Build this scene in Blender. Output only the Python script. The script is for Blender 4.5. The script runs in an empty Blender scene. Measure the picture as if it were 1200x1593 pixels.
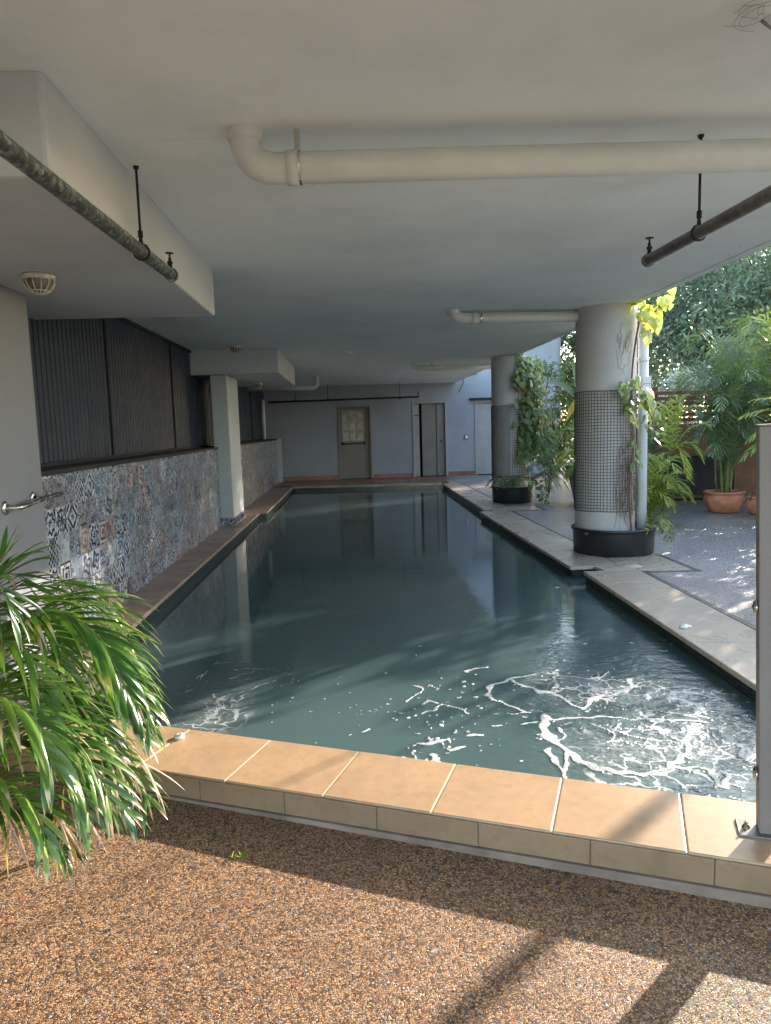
import bpy, math, random
import numpy as np
from mathutils import Vector, Matrix
R = math.radians
V3 = Vector
scn = bpy.context.scene
COL = scn.collection

# ------------------------------------------------------------------ camera
F_PX = 1106.0
EYE = Vector((0, 0, 1.46))
yc = Vector(((543-600)/F_PX, -(667-796.5)/F_PX, -1.0)).normalized()
xc = Vector((1, .035, 0)); xc.z = -(xc.x*yc.x+xc.y*yc.y)/yc.z; xc.normalize()
zc = xc.cross(yc)
ROT = Matrix((xc, yc, zc))
cam = bpy.data.cameras.new('camera')
cam.sensor_fit = 'VERTICAL'; cam.sensor_height = 36.0; cam.lens = 36.0*F_PX/1593
cam.clip_start = .05; cam.clip_end = 2000
co = bpy.data.objects.new('camera', cam); COL.objects.link(co)
co.matrix_world = Matrix.Translation(EYE) @ ROT.to_4x4()
scn.camera = co

def at(px, py, x=None, y=None, z=None):
    """point of the place seen at a photograph pixel, on a plane of known x, y or z"""
    d = ROT @ Vector(((px-600)/F_PX, -(py-796.5)/F_PX, -1.0))
    t = (z-EYE.z)/d.z if z is not None else ((y-EYE.y)/d.y if y is not None else (x-EYE.x)/d.x)
    return EYE + t*d

# ------------------------------------------------------------------ light
SUN_EL, SUN_AZ = 17.3, 49.0
world = bpy.data.worlds.new('World'); scn.world = world; world.use_nodes = True
wn = world.node_tree
sky = wn.nodes.new('ShaderNodeTexSky'); sky.sky_type = 'NISHITA'; sky.sun_disc = False
sky.sun_elevation = R(SUN_EL); sky.sun_rotation = R(SUN_AZ)
sky.air_density = 1.0; sky.dust_density = 1.0; sky.ozone_density = 1.0
wn.links.new(sky.outputs[0], wn.nodes['Background'].inputs[0])
wn.nodes['Background'].inputs[1].default_value = .15
sl = bpy.data.lights.new('sun', 'SUN'); sl.energy = 2.72; sl.angle = R(.5); sl.color = (1, .87, .74)
so = bpy.data.objects.new('sun', sl); COL.objects.link(so)
sd = Vector((math.sin(R(SUN_AZ))*math.cos(R(SUN_EL)), math.cos(R(SUN_AZ))*math.cos(R(SUN_EL)), math.sin(R(SUN_EL))))
so.rotation_euler = sd.to_track_quat('Z', 'Y').to_euler(); so.location = sd*60
scn.view_settings.view_transform = 'Standard'; scn.view_settings.look = 'None'
scn.view_settings.gamma = 1; scn.view_settings.exposure = 2.60
scn.render.engine = 'CYCLES'
scn.cycles.max_bounces = 10; scn.cycles.diffuse_bounces = 6; scn.cycles.glossy_bounces = 4
scn.cycles.transparent_max_bounces = 12

# ------------------------------------------------------------------ mesh helpers
class MB:
    def __init__(s): s.v = []; s.f = []; s.a = []; s.r = []; s.sm = []
    def add(s, vs, fs, smooth=False, t=None, r=0.0):
        o = len(s.v); s.v += [tuple(p) for p in vs]
        s.a += (t if t is not None else [0.0]*len(vs)); s.r += [r]*len(vs)
        s.f += [tuple(i+o for i in f) for f in fs]; s.sm += [smooth]*len(fs)
        return s
    def box(s, a, b):
        x0, y0, z0 = a; x1, y1, z1 = b
        return s.add([(x0,y0,z0),(x1,y0,z0),(x1,y1,z0),(x0,y1,z0),(x0,y0,z1),(x1,y0,z1),(x1,y1,z1),(x0,y1,z1)],
              [(3,2,1,0),(4,5,6,7),(0,1,5,4),(1,2,6,5),(2,3,7,6),(3,0,4,7)])
    def slab(s, pts, z0, z1, bev=.006):
        """flat slab on a convex plan outline (counter-clockwise) with an eased top edge"""
        n = len(pts); P = [Vector((p[0], p[1])) for p in pts]
        c = sum(P, Vector((0, 0)))/n; ins = []
        for i in range(n):
            e1 = (P[i]-P[i-1]).normalized(); e2 = (P[(i+1) % n]-P[i]).normalized()
            n1 = Vector((-e1.y, e1.x)); n2 = Vector((-e2.y, e2.x)); m = (n1+n2)
            ins.append(P[i]+m/max(.2, m.length_squared)*2*bev)
        mid = [P[i]*.3+ins[i]*.7+(P[i]-ins[i])*.0 for i in range(n)]
        vs = [(p.x,p.y,z0) for p in P]+[(p.x,p.y,z1-bev) for p in P]+[(P[i].x*.7+ins[i].x*.3, P[i].y*.7+ins[i].y*.3, z1-bev*.3) for i in range(n)]+[(p.x,p.y,z1) for p in ins]
        fs = [tuple(range(n-1,-1,-1)), tuple(range(3*n, 4*n))]
        for k in range(3):
            for i in range(n):
                j = (i+1) % n; fs.append((k*n+i, k*n+j, k*n+n+j, k*n+n+i))
        return s.add(vs, fs)
    def prism(s, pts, z0, z1):
        n = len(pts)
        vs = [(p[0],p[1],z0) for p in pts]+[(p[0],p[1],z1) for p in pts]
        return s.add(vs, [tuple(range(n-1,-1,-1)), tuple(range(n,2*n))]+[(i,(i+1)%n,n+(i+1)%n,n+i) for i in range(n)])
    def lathe(s, c, prof, n=32, ax='z', t=None):
        """prof = (radius, height) pairs"""
        vs = []; fs = []; m = len(prof)
        for i in range(n):
            a = 2*math.pi*i/n
            for (r, h) in prof:
                x, y = r*math.cos(a), r*math.sin(a)
                if ax == 'z': p = (c[0]+x, c[1]+y, c[2]+h)
                elif ax == 'x': p = (c[0]+h, c[1]+x, c[2]+y)
                else: p = (c[0]+y, c[1]+h, c[2]+x)
                vs.append(p)
        for i in range(n):
            j = (i+1) % n
            for k in range(m-1): fs.append((i*m+k, j*m+k, j*m+k+1, i*m+k+1))
        s.add(vs, fs, True)
        return s
    def tube(s, pts, rad, n=10, cap=True):
        P = [Vector(p) for p in pts]; m = len(P)
        rr = rad if isinstance(rad, (list, tuple)) else [rad]*m
        up = Vector((0, 0, 1)); vs = []; prev = None
        for i, p in enumerate(P):
            t = (P[min(i+1, m-1)]-P[max(i-1, 0)]).normalized()
            if prev is None:
                a = up if abs(t.z) < .9 else Vector((1, 0, 0)); u = t.cross(a).normalized()
            else:
                u = (prev-t*prev.dot(t)).normalized()
            prev = u; w = t.cross(u)
            for k in range(n):
                a = 2*math.pi*k/n; vs.append(p+(u*math.cos(a)+w*math.sin(a))*rr[i])
        fs = []
        for i in range(m-1):
            for k in range(n):
                l = (k+1) % n; fs.append((i*n+k, i*n+l, i*n+n+l, i*n+n+k))
        s.add(vs, fs, True)
        if cap:
            o = len(s.v)-m*n
            s.f += [tuple(o+k for k in range(n-1,-1,-1)), tuple(o+(m-1)*n+k for k in range(n))]; s.sm += [False, False]
        return s
    def build(s, name, m, parent=None, origin=None, bevel=0):
        o = Vector(origin) if origin is not None else Vector((0, 0, 0))
        if parent is not None:
            q = parent
            while q is not None: o = o+q.location; q = q.parent
        elif origin is None and s.v:
            A = np.array(s.v); lo, hi = A.min(0), A.max(0); o = Vector(((lo[0]+hi[0])/2, (lo[1]+hi[1])/2, lo[2]))
        A = np.array(s.v)-np.array(o)
        me = bpy.data.meshes.new(name); me.from_pydata([tuple(x) for x in A], [], s.f)
        me.polygons.foreach_set('use_smooth', s.sm)
        if any(s.a) or any(s.r):
            me.attributes.new('t', 'FLOAT', 'POINT').data.foreach_set('value', s.a)
            me.attributes.new('r', 'FLOAT', 'POINT').data.foreach_set('value', s.r)
        me.update(); me.materials.append(m)
        ob = bpy.data.objects.new(name, me); COL.objects.link(ob)
        if parent is not None: ob.parent = parent; ob.location = (0, 0, 0) if origin is None else origin
        else: ob.location = o
        if bevel:
            b = ob.modifiers.new('bevel', 'BEVEL'); b.width = bevel; b.segments = 2; b.limit_method = 'ANGLE'
        return ob

def tag(o, label=None, cat=None, group=None, kind=None):
    if label: o['label'] = label
    if cat: o['category'] = cat
    if group: o['group'] = group
    if kind: o['kind'] = kind
    return o
def thing(name, loc, label, cat, group=None):
    o = bpy.data.objects.new(name, None); COL.objects.link(o); o.location = loc; o.empty_display_size = .1
    return tag(o, label, cat, group)
def copy_thing(root, loc, label):
    r = root.copy(); COL.objects.link(r); r.location = loc; r['label'] = label
    for ch in root.children:
        c = ch.copy(); COL.objects.link(c); c.parent = r
        for g in ch.children:
            d = g.copy(); COL.objects.link(d); d.parent = c
    return r

def crom(pts, n=8):
    P = [Vector(p) for p in pts]
    if len(P) < 3: return [P[0].lerp(P[1], i/n) for i in range(n+1)]
    P = [P[0]*2-P[1]]+P+[P[-1]*2-P[-2]]; out = []
    for i in range(1, len(P)-2):
        a, b, c, d = P[i-1:i+3]
        for k in range(n):
            t = k/n; out.append(.5*((2*b)+(c-a)*t+(2*a-5*b+4*c-d)*t*t+(3*b-a-3*c+d)*t**3))
    out.append(P[-2]); return out

# ------------------------------------------------------------------ node helpers
class X:
    def __init__(s, nt, sock): s.n = nt; s.s = sock
    def op(s, o, b=None, c=None):
        nd = s.n.nodes.new('ShaderNodeMath'); nd.operation = o; s.n.links.new(s.s, nd.inputs[0])
        for i, q in ((1, b), (2, c)):
            if q is None: continue
            if isinstance(q, X): s.n.links.new(q.s, nd.inputs[i])
            else: nd.inputs[i].default_value = q
        return X(s.n, nd.outputs[0])
    def __add__(s, b): return s.op('ADD', b)
    __radd__ = __add__
    def __sub__(s, b): return s.op('SUBTRACT', b)
    def __rsub__(s, b): return (s*-1)+b
    def __mul__(s, b): return s.op('MULTIPLY', b)
    __rmul__ = __mul__
    def __truediv__(s, b): return s.op('DIVIDE', b)
    def gt(s, b): return s.op('GREATER_THAN', b)
    def lt(s, b): return s.op('LESS_THAN', b)
    def mod(s, b): return s.op('FLOORED_MODULO', b)
    def frac(s): return s.op('FRACT')
    def floor(s): return s.op('FLOOR')
    def abs(s): return s.op('ABSOLUTE')
    def sin(s): return s.op('SINE')
    def mx(s, b): return s.op('MAXIMUM', b)
    def mn(s, b): return s.op('MINIMUM', b)
    def pw(s, b): return s.op('POWER', b)
    def ss(s, a, b):
        nd = s.n.nodes.new('ShaderNodeMapRange'); nd.interpolation_type = 'SMOOTHSTEP'
        s.n.links.new(s.s, nd.inputs[0])
        for i, q in ((1, a), (2, b), (3, 0), (4, 1)):
            nd.inputs[i].default_value = q
        return X(s.n, nd.outputs[0])
    def lin(s, a, b, c=0, d=1):
        nd = s.n.nodes.new('ShaderNodeMapRange'); s.n.links.new(s.s, nd.inputs[0])
        for i, q in ((1, a), (2, b), (3, c), (4, d)): nd.inputs[i].default_value = q
        return X(s.n, nd.outputs[0])

class M:
    """small material writer"""
    def __init__(s, name, rough=.6, spec=.5):
        s.m = bpy.data.materials.new(name); s.m.use_nodes = True; s.n = s.m.node_tree
        s.b = s.n.nodes['Principled BSDF']; s.b.inputs['Roughness'].default_value = rough
        s.b.inputs['Specular IOR Level'].default_value = spec
        g = s.n.nodes.new('ShaderNodeNewGeometry'); s.pos = g.outputs['Position']; s.geo = g
        q = s.n.nodes.new('ShaderNodeSeparateXYZ'); s.n.links.new(s.pos, q.inputs[0])
        s.x, s.y, s.z = (X(s.n, q.outputs[i]) for i in range(3))
    def vec(s, x, y, z):
        nd = s.n.nodes.new('ShaderNodeCombineXYZ')
        for i, q in enumerate((x, y, z)):
            if isinstance(q, X): s.n.links.new(q.s, nd.inputs[i])
            else: nd.inputs[i].default_value = q
        return nd.outputs[0]
    def noise(s, scale, detail=3, rough=.55, v=None, dist=0, col=False):
        nd = s.n.nodes.new('ShaderNodeTexNoise'); s.n.links.new(v or s.pos, nd.inputs['Vector'])
        nd.inputs['Scale'].default_value = scale; nd.inputs['Detail'].default_value = detail
        nd.inputs['Roughness'].default_value = rough; nd.inputs['Distortion'].default_value = dist
        return X(s.n, nd.outputs['Color' if col else 'Fac'])
    def vor(s, scale, feat='F1', v=None, out='Distance', rnd=1):
        nd = s.n.nodes.new('ShaderNodeTexVoronoi'); nd.feature = feat; s.n.links.new(v or s.pos, nd.inputs['Vector'])
        nd.inputs['Scale'].default_value = scale; nd.inputs['Randomness'].default_value = rnd
        return X(s.n, nd.outputs[out])
    def white(s, v):
        nd = s.n.nodes.new('ShaderNodeTexWhiteNoise'); nd.noise_dimensions = '3D'; s.n.links.new(v, nd.inputs['Vector'])
        return X(s.n, nd.outputs['Value'])
    def attr(s, name):
        nd = s.n.nodes.new('ShaderNodeAttribute'); nd.attribute_name = name; return X(s.n, nd.outputs['Fac'])
    def ramp(s, f, stops, const=False):
        nd = s.n.nodes.new('ShaderNodeValToRGB'); s.n.links.new(f.s, nd.inputs[0]); e = nd.color_ramp
        if const: e.interpolation = 'CONSTANT'
        while len(e.elements) < len(stops): e.elements.new(.5)
        for i, (p, c) in enumerate(stops): e.elements[i].position = p; e.elements[i].color = (*c, 1)
        return X(s.n, nd.outputs[0])
    def mix(s, f, a, b, mode='MIX'):
        nd = s.n.nodes.new('ShaderNodeMix'); nd.data_type = 'RGBA'; nd.blend_type = mode
        for i, q in ((0, f), (6, a), (7, b)):
            if isinstance(q, X): s.n.links.new(q.s, nd.inputs[i])
            elif i == 0: nd.inputs[0].default_value = q
            else: nd.inputs[i].default_value = (*q, 1)
        return X(s.n, nd.outputs[2])
    def bright(s, c, f):
        """colour times a value around 1"""
        return s.mix(1.0, c, s.mix(f, (0,0,0), (2,2,2)), 'MULTIPLY')
    def bump(s, h, strength=.3, dist=.01):
        nd = s.n.nodes.new('ShaderNodeBump'); nd.inputs['Distance'].default_value = dist
        if isinstance(strength, X): s.n.links.new(strength.s, nd.inputs['Strength'])
        else: nd.inputs['Strength'].default_value = strength
        s.n.links.new(h.s, nd.inputs['Height']); s.n.links.new(nd.outputs[0], s.b.inputs['Normal']); return nd
    def set(s, **k):
        for n_, q in k.items():
            i = s.b.inputs[{'col': 'Base Color', 'rough': 'Roughness', 'metal': 'Metallic', 'spec': 'Specular IOR Level', 'ior': 'IOR', 'trans': 'Transmission Weight', 'alpha': 'Alpha', 'coat': 'Coat Weight'}[n_]]
            if isinstance(q, X): s.n.links.new(q.s, i)
            elif n_ == 'col': i.default_value = (*q, 1)
            else: i.default_value = q
        return s

def plain(name, c, rough=.5, metal=0, var=.12, scale=9, bump=.08, spec=.5):
    m = M(name, rough, spec); n = m.noise(scale, 5, .6)
    m.set(col=m.bright(m.mix(0, c, c), n.lin(.25, .75, .5-var, .5+var)), metal=metal, rough=n.lin(.3, .7, rough-.06, rough+.08))
    if bump: m.bump(m.noise(scale*8, 3), bump, .004)
    return m.m

def paint(name, c, marks=True):
    """rolled paint on concrete: faint blotches, drips and hairline cracks"""
    m = M(name, .7, .25); n = m.noise(.9, 5, .6); n2 = m.noise(6, 5, .65)
    c1 = m.mix(n.ss(.42, .75), c, tuple(q*.86 for q in c))
    c1 = m.mix(n2.ss(.5, .85)*.35, c1, tuple(q*.8 for q in c))
    if marks:
        cr = m.vor(.55, 'DISTANCE_TO_EDGE', v=m.vec(m.x+m.noise(3, 4)*.35, m.y+m.noise(2.3, 4)*.5, m.z))
        line = cr.lt(.0022)*m.noise(1.3, 2).gt(.64)
        sp = m.vor(1.7).lt(.018)*m.noise(2.2, 1).gt(.5)
        c1 = m.mix((line*.3).mx(sp*.5), c1, (.2,.18,.16))
    stain = m.noise(1.6, 6, .7, dist=.8).ss(.55, .72)
    c1 = m.mix(stain*.22, c1, (c[0]*.78, c[1]*.74, c[2]*.66))
    scuff = m.noise(9, 2, .5, v=m.vec(m.x*.25, m.y*2.2, m.z*2)).gt(.72)*m.noise(1.4, 2).gt(.55)
    c1 = m.mix(scuff*.07, c1, (.25,.24,.22))
    m.set(col=c1); m.bump(m.noise(40, 3)*.3+n2+m.noise(2.2, 3)*2, .25, .004)
    return m.m

MT = {}
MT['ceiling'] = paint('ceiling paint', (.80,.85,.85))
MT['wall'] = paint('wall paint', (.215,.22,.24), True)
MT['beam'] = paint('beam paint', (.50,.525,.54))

# exposed aggregate
def aggregate(name, scale, cols, gap, rough=.45, bump=.8, big=None, dist=.004):
    m = M(name, rough, .5); v = m.vec(m.x, m.y, m.z*0)
    cell = m.vor(scale, 'F1', v=v, out='Color'); f1 = m.vor(scale, 'F1', v=v); ed = m.vor(scale, 'DISTANCE_TO_EDGE', v=v)
    sep = m.n.nodes.new('ShaderNodeSeparateColor'); m.n.links.new(cell.s, sep.inputs[0])
    rnd = X(m.n, sep.outputs[0]); rn2 = X(m.n, sep.outputs[1])
    c = m.ramp(rnd, cols)
    edge = ed.ss(.02, .16); deep = rn2.gt(.66).s
    low = m.noise(1.1, 4, .6)
    c = m.bright(c, low.lin(.3, .7, .40, .58)*(m.noise(.35, 3).lin(.35, .65, .88, 1.1)))
    dirt = m.noise(2.3, 6, .72, dist=.7).ss(.56, .74); c = m.mix(dirt*.35, c, gap)
    hole = (X(m.n, deep)*m.noise(scale*.35, 2).ss(.44, .56)).mx(1-edge)
    c = m.mix(hole*.88, c, gap)
    m.set(col=c, rough=rn2.lin(0, 1, rough-.18, rough+.2))
    h = edge*(.55+rnd*.45)*(1-X(m.n, deep)*.9)
    m.bump(h, bump, dist)
    return m.m
MT['gravel'] = aggregate('warm exposed aggregate', 140, [(0,(.16,.072,.040)),(.22,(.40,.208,.092)),(.55,(.535,.29,.132)),(.8,(.61,.375,.195)),(.9,(.12,.08,.07)),(1,(.5,.42,.38))], (.028,.014,.009), .40, 1.0, dist=.008)
MT['deck'] = aggregate('grey exposed aggregate', 150, [(0,(.22,.19,.18)),(.4,(.43,.40,.385)),(.75,(.56,.53,.51)),(1,(.68,.65,.63))], (.08,.07,.065), .4, .6)
MT['soil'] = plain('garden soil', (.06,.045,.03), .9, scale=14, bump=.6)
MT['terrain'] = plain('open ground', (.12,.11,.07), .9, scale=.6)

def stone(name, c, rough=.32):
    m = M(name, rough, .5); n = m.noise(2.6, 6, .65, dist=.6); n2 = m.noise(23, 5, .7); n3 = m.noise(.8, 3)
    c1 = m.mix(n.ss(.35, .72), tuple(q*1.1 for q in c), tuple(q*.82 for q in c))
    c1 = m.mix(n2.ss(.45, .75)*.45, c1, (c[0]*.72, c[1]*.62, c[2]*.52))
    c1 = m.mix(m.noise(7, 6, .75, dist=1.0).ss(.52, .68)*.45, c1, (c[0]*1.15, c[1]*1.18, c[2]*1.15))
    tint = m.white(m.vec((m.x/.42).floor(), (m.y/.9).floor(), 1.0))
    c1 = m.bright(c1, tint.lin(0, 1, .475, .52))
    c1 = m.bright(c1, n3.lin(.3, .7, .44, .55))
    spk = m.vor(60).lt(.12)*m.noise(5, 2).gt(.6)
    c1 = m.mix(spk*.4, c1, (.16,.11,.07))
    m.set(col=c1, rough=n.lin(.3, .7, rough-.08, rough+.18)); m.bump(n2+n*.5, .18, .003)
    return m.m
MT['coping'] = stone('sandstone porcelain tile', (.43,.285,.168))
MT['coping_face'] = stone('shaded sandstone edge tile', (.30,.20,.125))  # darker copy of the top tile, shade of the face painted in
MT['coping_side'] = stone('shaded sandstone tile', (.44,.375,.30), .26)  # greyer copy of the sunlit tile, skylit shade put into its colour
MT['coping_left'] = stone('dim rosy sandstone tile', (.30,.215,.17), .3)  # darker copy of the coping stone, shade on the left painted in
MT['terra'] = stone('terracotta skirting tile', (.30,.13,.09), .3)
MT['grout'] = plain('pale grout', (.46,.38,.29), .8, scale=30)
MT['grout_dark'] = plain('dark grout', (.16,.11,.07), .8, scale=30)
MT['drain'] = plain('dark edging strip', (.045,.045,.05), .5, scale=12)
MT['render_band'] = plain('stained cement band', (.24,.175,.135), .8, scale=5, var=.2, bump=.3)
MT['black'] = plain('black plastic', (.018,.018,.021), .38, scale=5)
MT['black_metal'] = plain('black painted steel', (.010,.010,.011), .75, scale=20)
MT['pvc'] = plain('cream painted pvc pipe', (.60,.615,.59), .35, scale=3, var=.06, bump=.03)
MT['pvc_white'] = plain('white downpipe', (.66,.67,.70), .35, scale=3, var=.06, bump=.03)
MT['steel'] = plain('brushed steel', (.55,.53,.5), .25, 1.0, scale=20)
MT['dull_steel'] = plain('weathered steel plate', (.22,.20,.19), .45, .7, scale=25)
MT['chrome'] = plain('polished steel', (.7,.7,.7), .1, 1.0, scale=20, bump=0)
MT['post'] = plain('grey powder coat', (.19,.165,.155), .5, .0, scale=2.5, var=.09, bump=.02)
MT['white_metal'] = plain('aged white enamel', (.62,.58,.5), .45, scale=30, var=.15)
MT['terracotta'] = plain('terracotta pot', (.50,.20,.115), .7, scale=7, var=.2, bump=.15)
MT['timber'] = plain('red brown timber', (.20,.065,.04), .6, scale=4, var=.2, bump=.2)
MT['brown_panel'] = plain('rust brown panel', (.27,.12,.065), .7, scale=3, var=.15)
MT['dark_panel'] = plain('dark fabric panel', (.035,.028,.032), .8, scale=3)
MT['door'] = plain('cream door paint', (.24,.21,.185), .5, scale=3, var=.08)
MT['door_white'] = plain('white door paint', (.36,.35,.35), .5, scale=3, var=.08)
MT['void'] = plain('black for unlit room', (.006,.006,.006), .9)  # darkness of the unlit room put into the colour
MT['white_plastic'] = plain('white plastic', (.8,.78,.74), .4, scale=30, var=.05)
MT['stem'] = plain('dry brown stem', (.20,.12,.07), .8, scale=25, var=.25, bump=.3)
MT['greenstem'] = plain('green cane', (.16,.19,.06), .6, scale=12, var=.25)
MT['bark'] = plain('grey brown bark', (.12,.09,.065), .9, scale=9, var=.3, bump=.5)
MT['facade'] = paint('pale facade paint', (.35,.365,.40))
MT['mesh'] = plain('black plastic mesh', (.03,.028,.028), .5, scale=30, bump=0)
MT['concrete'] = paint('bare column paint', (.50,.49,.49))

# galvanised pipe
m = M('galvanised pipe', .42); f = m.vor(55, out='Color'); sp = m.n.nodes.new('ShaderNodeSeparateColor'); m.n.links.new(f.s, sp.inputs[0])
m.set(col=m.ramp(X(m.n, sp.outputs[0])*.6+m.noise(30, 4)*.4, [(.25,(.05,.06,.055)),(.6,(.12,.14,.135)),(.8,(.35,.38,.37))]), metal=.55); m.bump(m.noise(60), .2, .003); MT['galv'] = m.m
m = M('rusty galvanised pipe', .5); n = m.noise(22, 5, .7)
m.set(col=m.ramp(n, [(.3,(.09,.078,.075)),(.55,(.20,.18,.178)),(.75,(.36,.34,.34))]), metal=.4); m.bump(n, .25, .004); MT['galv_rust'] = m.m
# clear and frosted glass
m = M('lamp glass', .25); m.set(col=(.17,.14,.11), coat=.5); MT['lampglass'] = m.m
m = M('clear panel glass', .02); m.set(col=(.9,.95,.94))
tb = m.n.nodes.new('ShaderNodeBsdfTransparent'); tb.inputs[0].default_value = (.93,.97,.96,1); ms = m.n.nodes.new('ShaderNodeMixShader'); gb_ = m.n.nodes.new('ShaderNodeBsdfGlossy'); gb_.inputs['Roughness'].default_value = .02
fr_ = m.n.nodes.new('ShaderNodeFresnel'); fr_.inputs[0].default_value = 1.45; m.n.links.new(fr_.outputs[0], ms.inputs[0]); m.n.links.new(tb.outputs[0], ms.inputs[1]); m.n.links.new(gb_.outputs[0], ms.inputs[2]); m.n.links.new(ms.outputs[0], m.n.nodes['Material Output'].inputs['Surface']); MT['glass'] = m.m
# door glass, pale reflections painted into its colour
m = M('reflection mottled door glass', .12); n = m.noise(5, 4, .7, dist=1.5)
m.set(col=m.ramp(n, [(.35,(.05,.045,.04)),(.5,(.15,.13,.115)),(.68,(.42,.38,.33))])); m.bump(m.noise(16), .5, .01); MT['doorglass'] = m.m
# ribbed cladding
m = M('charcoal ribbed cladding', .42); n = m.noise(2.5, 5, .6)
m.set(col=m.ramp(n, [(.3,(.014,.021,.038)),(.7,(.024,.035,.060))]), metal=.15, rough=n.lin(.3,.7,.34,.55)); m.bump(m.noise(30), .05, .003); MT['cladding'] = m.m
# waterline mosaic
m = M('dark waterline mosaic', .25)
g = ((m.x+m.y)/.025).frac().lt(.1).mx((m.z/.025).frac().lt(.1))
m.set(col=m.mix(g, m.ramp(m.white(m.vec(((m.x+m.y)/.025).floor(), (m.z/.025).floor(), 0)), [(0,(.008,.011,.011)),(1,(.03,.04,.04))]), (.05,.055,.05))); MT['mosaic'] = m.m

# patchwork encaustic tiles on the long wall (0.2 m tiles, world y / z)
def patchwork(name, horiz):
    m = M(name, .22, .5); T = .2
    u = (m.y if horiz == 'y' else m.x)/T; w = m.z/T+.12
    ci = m.vec(u.floor(), w.floor(), 3.0); r1 = m.white(ci); r2 = m.white(m.vec(u.floor(), w.floor(), 9.0)); r3 = m.white(m.vec(u.floor(), w.floor(), 17.0))
    # motif frequency: tile split in 1, 2 or 4
    k = 1+(r3.gt(.45))*1
    a = (u.frac()*k).frac()-.5; b = (w.frac()*k).frac()-.5
    rr = (a*a+b*b).op('SQRT'); ang = a.op('ARCTAN2', b)
    aa = a.abs(); ab = b.abs()
    p1 = (rr*24+(ang*8).sin()*1.2).sin().gt(.1)
    p2 = ((aa+ab)*18.9).sin().gt(0.0)
    p3 = ((a*25).sin()*(b*25).sin()).gt(0.05)
    p4 = (rr+(ang*4).sin()*.09-.28).abs().lt(.075).mx(rr.lt(.1)).mx((aa.mx(ab)-.46).gt(0))
    p5 = ((aa-ab).abs().lt(.06)).mx((rr-.36).abs().lt(.05)).mx((aa.mn(ab)).lt(.035))
    p6 = ((aa.mx(ab))*30).sin().gt(.2)
    sel = r1
    def pick(lo, hi): return sel.gt(lo)*sel.lt(hi)
    pat = (p1*pick(-.1,.2)).mx(p2*pick(.2,.36)).mx(p3*pick(.36,.5)).mx(p4*pick(.5,.74)).mx(p5*pick(.74,.88)).mx(p6*pick(.88,.955))
    dark = m.ramp(r2, [(0,(.012,.018,.05)),(.28,(.03,.05,.11)),(.42,(.02,.022,.03)),(.56,(.012,.02,.045)),(.68,(.07,.075,.08)),(.78,(.17,.040,.025)),(.86,(.03,.08,.14)),(.945,(.34,.17,.05)),(.965,(.015,.02,.04))], True)
    light = m.ramp(r3, [(0,(.40,.41,.44)),(.3,(.45,.46,.50)),(.5,(.33,.35,.40)),(.65,(.40,.39,.38)),(.8,(.34,.31,.31)),(.92,(.36,.40,.45))], True)
    c = m.mix(pat, light, dark)
    fs = m.white(m.vec((u*6).floor(), (w*6).floor(), 5.0)); fs2 = m.white(m.vec((u*3).floor(), (w*3).floor(), 6.0))
    c = m.mix(fs.gt(.80)*.55, c, dark); c = m.mix(fs.lt(.14)*.45, c, light); c = m.bright(c, fs2.lin(0, 1, .36, .60))
    c = m.mix(((aa.mx(ab)).gt(.485))*.5, c, dark)
    ed = (u.frac()-.5).abs().mx((w.frac()-.5).abs()).gt(.488)
    c = m.mix(ed, c, (.30,.29,.27))
    n = m.noise(9, 5, .7)
    c = m.mix(n.ss(.52, .75)*.2, c, (.36,.35,.34))
    m.set(col=c, rough=n.lin(.3,.7,.16,.34)); m.bump(1-ed, .3, .002)
    return m.m
MT['patchwork'] = patchwork('patchwork encaustic tiles', 'y')
MT['patchwork_end'] = patchwork('patchwork tile edge', 'x')

# leaves
def leafmat(name, cols, rough=.4, trans=.35, tip=None, tipstart=.85, varieg=None, tcol=None, gl=.5):
    m = M(name, rough, gl); t = m.attr('t'); r = m.attr('r')
    c = m.ramp(r, cols)
    if varieg:
        nn = m.noise(28, 3, .6); c = m.mix(nn.ss(.5, .62), c, varieg)
    c = m.bright(c, m.noise(3, 2).lin(.3, .7, .4, .6))
    if tip:
        w = (t-(tipstart+(1-r)*.0)+(m.noise(7, 2)-.5)*.9).ss(0, .10)
        c = m.mix(w, c, m.ramp(m.noise(15, 2), tip))
    m.set(col=c)
    tr = m.n.nodes.new('ShaderNodeBsdfTranslucent'); mx = m.n.nodes.new('ShaderNodeMixShader'); mx.inputs[0].default_value = trans
    c2 = m.mix(.6, c, tcol or (.35,.5,.06)); m.n.links.new(c2.s, tr.inputs[0])
    m.n.links.new(m.b.outputs[0], mx.inputs[1]); m.n.links.new(tr.outputs[0], mx.inputs[2])
    m.n.links.new(mx.outputs[0], m.n.nodes['Material Output'].inputs['Surface'])
    return m.m
MT['palm'] = leafmat('glossy palm leaf', [(0,(.014,.046,.012)),(.4,(.028,.085,.018)),(.7,(.07,.16,.028)),(.93,(.17,.28,.04)),(1,(.32,.28,.08))], .24, .24, tip=[(.3,(.45,.22,.06)),(.5,(.38,.26,.17)),(.7,(.5,.42,.34))], tipstart=.84, tcol=(.22,.45,.03))
MT['palm_dark'] = leafmat('dark green palm leaf', [(0,(.06,.105,.06)),(.6,(.11,.17,.09)),(.9,(.22,.27,.12)),(1,(.32,.30,.16))], .4, .3)  # own dark green of the garden palms
MT['palm_yellow'] = leafmat('yellow green palm leaf', [(0,(.14,.22,.05)),(.5,(.28,.36,.07)),(1,(.52,.52,.10))], .38, .4, tcol=(.6,.7,.08))
MT['tree'] = leafmat('tree leaf', [(0,(.09,.135,.10)),(.55,(.15,.21,.14)),(1,(.30,.37,.22))], .5, .3, tcol=(.2,.34,.14))
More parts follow.
